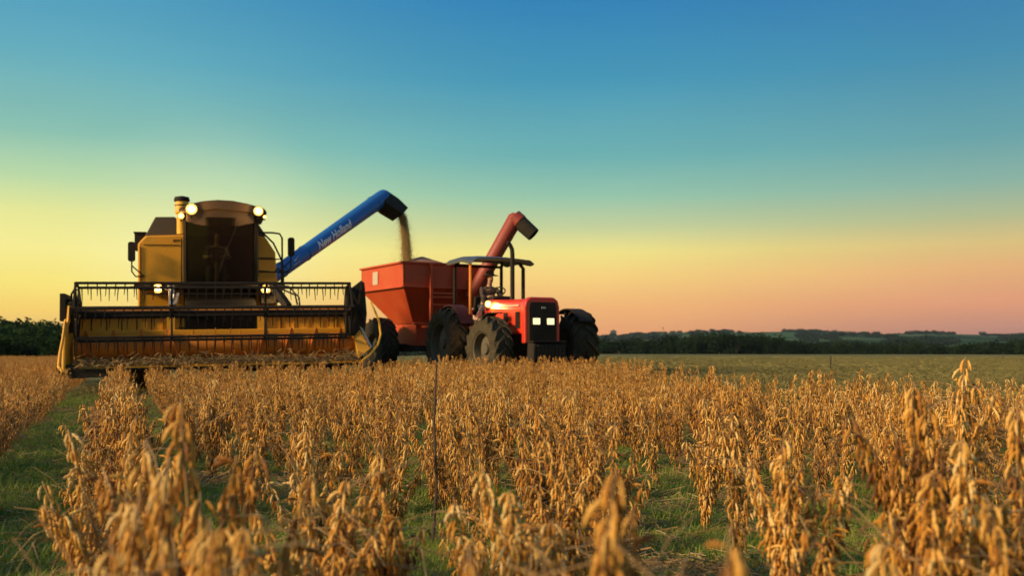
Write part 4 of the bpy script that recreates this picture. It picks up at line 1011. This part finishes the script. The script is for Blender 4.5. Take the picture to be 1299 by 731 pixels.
for i, (tp, lab) in enumerate(hero_pts):
    gz = ground(tp.x, tp.y); pair = HERO_P[i % len(HERO_P)]
    co = np.empty(len(pair[1].vertices)*3, dtype=np.float32); pair[1].vertices.foreach_get('co', co); co = co.reshape(-1, 3); tip = co[co[:,2].argmax()]
    sw = 1.15 if tp.y > 1.5 else .95
    put_plant(pair, (tp.x - tip[0]*sw, tp.y - tip[1]*sw, gz), (0, 0, 0), (sw, sw, (tp.z - gz)/float(tip[2])), lab)
LAB = {'lane': 'dry golden soybean plant in the narrow row along the right side of the grassy lane',
       'left': 'dry soybean plant in the low brown rows left of the grassy lane',
       'mid': 'dry golden soybean plant in the near middle rows in front of the tractor and header',
       'right': 'dry orange-brown soybean plant in the near right-hand rows in front of the open stubble'}
for i, p in enumerate(near):
    u = p[0]*rlat.x + p[1]*rlat.y
    k = 'left' if u < -.5 else ('lane' if u < .3 else ('mid' if proj((p[0],p[1],.4))[0] < 800 else 'right'))
    pair = PIL_P[i % 6] if (k == 'lane' or i % 3) else (HI_P[i % 6] if p[1] < 4.6 else MID_P[i % 7])
    s_ = p[2]; put_plant(pair, (p[0], p[1], ground(p[0],p[1])), (p[3], p[4], p[5]), (s_, s_, s_), LAB[k])
pts = [(p[0], p[1], ground(p[0],p[1])) for p in far]
o = scatter('soybean_crop', pts, [(p[3],p[4],p[5]) for p in far], [(p[2],)*3 for p in far], [(i % 5) if p[1] < 8 else 5 + i % 5 for i, p in enumerate(far)], FAR_MID + FAR_LO)
tag(o, 'dense mass of ripe soybean plants farther back in front of the machines', 'crop', kind='stuff')

# thin dark weed stalk
m = MB(); b0 = at(548, 690, 3.95); b0.z = ground(b0.x, b0.y); b1 = at(554, 462, 3.9)
m.tube([b0, b0.lerp(b1,.35)+Vector((.012,0,0)), b0.lerp(b1,.7)+Vector((-.004,0,0)), b1], [.0065,.0055,.005,.003], 7)
for f_, s in ((.45,1),(.62,-1),(.8,1),(.9,-1)):
    p_ = b0.lerp(b1, f_); m.tube([p_, p_+Vector((s*.012,0,.02))], [.003,.0015], 5)
o = m.build('weed_stalk', M['bark'], None, True); tag(o, 'thin dark bare weed stalk standing upright in the middle of the crop', 'weed')

# ================================================================== grass, weeds, straw litter
def blade_clump(seed, n, h, spread, w, mat, flat=0):
    r = random.Random(seed); V = []; F = []
    for i in range(n):
        a = r.uniform(0,6.28); rad = spread*math.sqrt(r.random()); x, y = rad*math.cos(a), rad*math.sin(a)
        L = h*r.uniform(.5,1.15); az = r.uniform(0,6.28); lean = r.uniform(.25,.9) + flat
        d = Vector((math.cos(az), math.sin(az), 0)); sd = Vector((-d.y, d.x, 0)); k = len(V)
        for t in (0, .4, .75, 1):
            c = Vector((x,y,0)) + d*L*math.sin(lean)*t**1.6 + Vector((0,0,1))*L*(t*math.cos(lean*.8) - .18*t*t)
            ww = w*(1-t**1.5)*.5 + .0002
            V += [c - sd*ww, c + sd*ww]
        F += [(k,k+1,k+3,k+2),(k+2,k+3,k+5,k+4),(k+4,k+5,k+7,k+6)]
    return raw_mesh('grass_clump', V, F, mat)
def leaf_clump(seed, n, h, spread):
    r = random.Random(seed); V = []; F = []
    for i in range(n):
        a = r.uniform(0,6.28); rad = spread*math.sqrt(r.random()); c = Vector((rad*math.cos(a), rad*math.sin(a), h*r.uniform(.2,1)))
        az = r.uniform(0,6.28); d = Vector((math.cos(az), math.sin(az), r.uniform(-.3,.4))).normalized(); sd = d.cross(Vector((0,0,1))).normalized(); up = sd.cross(d)
        L = r.uniform(.015,.034); W = L*.34; k = len(V)
        V += [c, c+d*L*.45+sd*W+up*.004, c+d*L, c+d*L*.45-sd*W+up*.004]; F.append((k,k+1,k+2,k+3))
    return raw_mesh('weed_clump', V, F, M['weedleaf'])
def straw_clump(seed, n, spread, mat='straw'):
    r = random.Random(seed); m = MB()
    for i in range(n):
        c = Vector((r.uniform(-spread,spread), r.uniform(-spread,spread), abs(r.gauss(0,.02))+.006)); a = r.uniform(0,6.28); L = r.uniform(.05,.20)
        d = Vector((math.cos(a), math.sin(a), r.gauss(0,.16)))*L*.5; m.tube([c-d, c+d], r.uniform(.0012,.0026), 3, False)
    return raw_mesh('straw_clump', m.v, m.f, M[mat])
GRASS = [blade_clump(i, 60, .11, .085, .0045, M['grass']) for i in range(4)] + [leaf_clump(10+i, 42, .06, .09) for i in range(3)] + [straw_clump(20+i, 16, .11) for i in range(3)]
gr = random.Random(5); pts = []; rots = []; scls = []; idx = []
for i in range(62000):
    y = 1.6 + 16*gr.random()**1.55; x = gr.uniform(-1,1)*(y*.55+1.3)
    if not (crop_end(x, y) or y < 14): continue
    u = x*rlat.x + y*rlat.y
    lane = -.66 < u < -.14 or .16 < u < .42
    gn = noise.noise(Vector((x*1.1, y*1.1, 11))) + (.22 if lane else (-.05 if u < .3 else .0))
    q = gr.random()
    if gn > -.12 + .25*(q-.5): k = gr.choice((0,1,2,3,0,1,2,3,4,5,6)) if gr.random() < .84 else gr.choice((7,8,9))
    else: k = gr.choice((7,8,9,7,8,9,0,4)) 
    if y > 9 and gr.random() < .5: continue
    s_ = gr.uniform(.55,1.15)*(1.0 if lane else .9)
    pts.append((x,y,ground(x,y)-.004)); rots.append((gr.gauss(0,.1), gr.gauss(0,.1), gr.uniform(0,6.28))); scls.append((s_,s_,s_*gr.uniform(.6,1.15))); idx.append(k)
o = scatter('grass', pts, rots, scls, idx, GRASS); tag(o, 'low green grass and weeds with straw litter between the soybean rows', 'grass', kind='stuff')

# stubble on the harvested field
def stub_clump(seed):
    r = random.Random(seed); m = MB()
    for i in range(9):
        x, y = r.uniform(-.25,.25), r.uniform(-.06,.06); H = r.uniform(.05,.13); m.tube([(x,y,0),(x+r.gauss(0,.02),y+r.gauss(0,.02),H)], .0035, 3, False)
    for i in range(12):
        c = Vector((r.uniform(-.3,.3), r.uniform(-.2,.2), .015+abs(r.gauss(0,.02)))); a = r.uniform(0,6.28); d = Vector((math.cos(a),math.sin(a),r.gauss(0,.15)))*r.uniform(.05,.14); m.tube([c-d,c+d], .003, 3, False)
    return raw_mesh('stubble_clump', m.v, m.f, M['stubble'])
STB = [stub_clump(i) for i in range(4)] + [blade_clump(50+i, 34, .12, .25, .007, M['grass'], .2) for i in range(3)] + [straw_clump(80+i, 40, .26, 'stubble') for i in range(2)]
pts = []; rots = []; scls = []; idx = []
for i in range(30000):
    y = 9 + 70*gr.random()**2.1; x = gr.uniform(-.2 if y > 20 else .0, .56)*y if gr.random() < .85 else gr.uniform(-.56,.56)*y
    if crop_end(x, y) : continue
    l = CMI @ Vector((x,y,0))
    band = noise.noise(Vector((x*.05, y*.35, 2)))
    if band < -.05 and gr.random() < .85: continue
    s_ = gr.uniform(.7,1.3)
    pts.append((x,y,ground(x,y))); rots.append((0,0,gr.gauss(ROW,.25))); scls.append((s_,s_,s_*gr.uniform(.7,1.2))); idx.append(gr.choice((0,1,2,3,0,1,2,3,0,1,4,5)))
for k in range(16):
    y0 = 20 + 4.6*k + gr.uniform(-.8,.8); a_ = gr.uniform(-.03,.03)
    for i in range(int(420 - 16*k)):
        x = gr.uniform(-.1,.58)*y0*1.15; y = y0 + a_*x + gr.gauss(0,.28) + .5*noise.noise(Vector((x*.15, k, 0)))
        if crop_end(x, y) or gr.random() < .3 + .6*noise.noise(Vector((x*.2, y*.1, 6))): continue
        s_ = gr.uniform(1.0,1.7); pts.append((x,y,ground(x,y)+.02)); rots.append((0,0,gr.uniform(0,6.28))); scls.append((s_,s_,s_*gr.uniform(1.0,1.8))); idx.append(7 + gr.randint(0,1))
o = scatter('stubble', pts, rots, scls, idx, STB); tag(o, 'short pale straw stubble on the harvested field beyond the standing crop', 'stubble', kind='stuff')

# ================================================================== trees
def tree_meshes(seed, H, W, mat, n_leaf=2600):
    r = random.Random(seed); tr = MB()
    tr.tube([(0,0,-1.0),(r.gauss(0,.1),r.gauss(0,.1),H*.3),(r.gauss(0,.2),r.gauss(0,.2),H*.62)], [.035*H,.026*H,.012*H], 7)
    cl_ = []
    for i in range(r.randint(11,15)):
        a = r.uniform(0,6.28); z = H*r.uniform(.22,.92); rr = W*.5*math.sin(math.pi*min(.95,max(.18,z/H*.95)))*r.uniform(.35,1.0)
        c = Vector((rr*math.cos(a), rr*math.sin(a), z)); cl_.append((c, W*r.uniform(.14,.27)))
        tr.tube([(0,0,H*r.uniform(.15,.45)), c*.6+Vector((0,0,H*.05)), c], [.012*H,.008*H,.003*H], 4)
    V = []; F = []
    for i in range(n_leaf):
        c, s = r.choice(cl_); d = Vector((r.gauss(0,1),r.gauss(0,1),r.gauss(0,.8))); d = d.normalized()*s*(r.random()**.4)*1.08
        p = c + d
        if p.z < .03*H: continue
        n1 = Vector((r.gauss(0,1),r.gauss(0,1),r.gauss(0,1))).normalized(); n2 = n1.orthogonal().normalized(); n3 = n1.cross(n2); L = W*r.uniform(.022,.05); k = len(V)
        V += [p-n2*L, p+n3*L*.5, p+n2*L, p-n3*L*.5]; F.append((k,k+1,k+2,k+3))
    return raw_mesh('tree_trunk', tr.v, tr.f, M['bark'], True), raw_mesh('tree_crown', V, F, mat)
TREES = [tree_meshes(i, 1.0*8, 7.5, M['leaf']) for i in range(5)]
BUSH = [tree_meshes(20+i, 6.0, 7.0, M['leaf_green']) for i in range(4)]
tr_ = random.Random(3)
def put_tree(pair, name, loc, s, sz, label, cat, group):
    e = empty(name, loc, (0,0,tr_.uniform(0,6.28))); e.scale = (s,s,sz); tag(e, label, cat, group)
    for nm, me in (('trunk', pair[0]), ('crown', pair[1])):
        c = bpy.data.objects.new(nm, me); C.objects.link(c); c.parent = e
# right-hand wood: px -> distance
n_t = 0
for row, (D0, D1, step, hmul) in enumerate(((330,380,11,1.0), (390,460,13,1.06))):
    px = 742 + row*5
    while px < 1330:
        D = tr_.uniform(D0, D1); x = (px-649.5)/FPX*D
        topy = 433 - 5*S((px-830)/60) + 11*S((px-960)/90) + tr_.choice((-4,-2,-1,0,1,2,3,5,6))*.8
        zb = ground(x, D); zt = CAM_H + (445 - topy)/FPX*D; hh = max(3.0, zt - zb)
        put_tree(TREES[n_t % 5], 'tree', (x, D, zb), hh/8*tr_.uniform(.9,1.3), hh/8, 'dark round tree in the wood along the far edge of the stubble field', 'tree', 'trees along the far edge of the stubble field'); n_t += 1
        px += step*tr_.uniform(.7,1.3)
px = -40
n_b = 0
for row, (D0, D1, step) in enumerate(((105,125,10), (140,165,12), (180,210,13))):
    px = -45
    while px < 300:
        D = tr_.uniform(D0, D1); x = (px-649.5)/FPX*D
        topy = (428, 418, 410)[row] + 8*S((px)/140) + tr_.uniform(-2,3)
        zb = ground(x, D); zt = CAM_H + (445 - topy)/FPX*D; hh = max(1.8, zt - zb)
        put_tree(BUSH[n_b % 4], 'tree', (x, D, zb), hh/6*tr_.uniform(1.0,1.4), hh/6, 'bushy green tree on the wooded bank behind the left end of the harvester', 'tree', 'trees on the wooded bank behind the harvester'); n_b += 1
        px += step*tr_.uniform(.7,1.3)
# woods on the hills (one mass)
pts = []; rots = []; scls = []; idx = []
for i in range(9000):
    a = tr_.uniform(-.62,.62); d = 560 + 2700*tr_.random()
    nz = noise.noise(Vector((a*22, d*.003, 4))) + .5*noise.noise(Vector((a*60, d*.008, 8)))
    if nz < .20: continue
    s_ = tr_.uniform(.7,1.3); pts.append((d*math.sin(a), d*math.cos(a), hill_h(a,d)-1.2)); rots.append((0,0,tr_.uniform(0,6.28))); scls.append((s_*1.3,s_*1.3,s_)); idx.append(tr_.randint(0,2))
def wood_crown(seed):
    r = random.Random(seed); V = []; F = []
    for i in range(420):
        k = r.randint(0,6); a = k*.9; c = Vector((2.6*math.cos(a)*(k>0), 2.6*math.sin(a)*(k>0), 3.2+1.8*math.sin(k*2.1)))
        d = Vector((r.gauss(0,1),r.gauss(0,1),r.gauss(0,.9))).normalized()*3.2*r.random()**.35; p = c + d; p.z = max(.2, p.z)
        n1 = Vector((r.gauss(0,1),r.gauss(0,1),r.gauss(0,1))).normalized(); n2 = n1.orthogonal().normalized(); n3 = n1.cross(n2); L = r.uniform(.6,1.2); k = len(V)
        V += [p-n2*L, p+n3*L*.7, p+n2*L, p-n3*L*.7]; F.append((k,k+1,k+2,k+3))
    return raw_mesh('wood_crown', V, F, M['leaf'])
HT = [wood_crown(60+i) for i in range(3)]
o = scatter('woodland', pts, rots, scls, idx, HT); tag(o, 'distant patches of dark woodland scattered over the far hills', 'woodland', kind='stuff')
# small far farm building and mast on the ridge
def hill_at(px, d):
    a = math.atan((px-649.5)/FPX); return Vector((d*math.sin(a), d*math.cos(a), hill_h(a, d)))
p_ = hill_at(778, 2620); m = MB(); m.box((0,0,7),(15,12,16)); fb = m.build('farm_building', M['wall_far'], None); fb.location = p_
m = MB(); m.prism([(-8.5,15.2),(8.5,15.2),(0,19)], -6.6, 6.6); m.build('roof', M['wall_far'], fb)
tag(fb, 'small dark blocky building on the far ridge just right of the tractor', 'building')
p_ = hill_at(841, 2650); m = MB(); m.tube([(0,0,0),(0,0,20)], [.9,.5], 6); m.box((0,0,20.5),(3.2,3.2,2.6)); mo = m.build('mast', M['wall_far'], None); mo.location = p_; tag(mo, 'slim mast with a boxy head standing on the far ridge', 'mast')
# field posts at the edge of the crop
for px, py, D, H, lab in ((1053,462,30,.55,'short wooden stake standing in the stubble beyond the crop'),(1272,452,60,.7,'small distant stake near the right edge of the stubble field')):
    p_ = at(px, py, D); p_.z = ground(p_.x, p_.y); top_z = at(px, 452 if D < 40 else 448, D).z
    m = MB(); m.tube([(0,0,0),(.01,0,(top_z-p_.z)*.5),(.03,0,top_z-p_.z)], [.026,.024,.02], 7); so = m.build('stake', M['bark'], None, True); so.location = p_; tag(so, lab, 'stake')

# ================================================================== air
HAZE = 0.00005
if HAZE:
    m = MB(); m.box((0, 1500, 40), (6400, 4400, 110)); 
    def m_haze(t, o):
        v = N(t, 'ShaderNodeVolumePrincipled'); v.inputs['Color'].default_value = (.55,.72,.85,1); v.inputs['Density'].default_value = HAZE
        t.links.new(v.outputs[0], o.inputs['Volume'])
    hz_o = m.build('haze', material('haze_air', m_haze), None); tag(hz_o, kind='stuff', label='thin evening haze over the field and hills', cat='haze')
# dust raised by the harvester, hanging round the lamps
DUST = 0.0
if DUST:
    m = MB(); n1_, n2_ = 24, 12
    m.lathe([(max(.001, math.sin(math.pi*i/n2_)), -math.cos(math.pi*i/n2_)) for i in range(n2_+1)], (0,0,0), 'z', n1_)
    m.v = [(p[0]*3.4, p[1]*2.6 + 1.4, p[2]*2.3 + 2.6) for p in m.v]
    def m_dust(t, o):
        v = N(t, 'ShaderNodeVolumePrincipled'); v.inputs['Color'].default_value = (.85,.75,.6,1); v.inputs['Density'].default_value = DUST; v.inputs['Anisotropy'].default_value = .3
        t.links.new(v.outputs[0], o.inputs['Volume'])
    d_o = m.build('dust', material('harvest_dust', m_dust), None); d_o.location = CO; d_o.rotation_euler = (0,0,CA)
    tag(d_o, 'thin harvest dust hanging around the lit cab of the harvester', 'dust', kind='stuff')
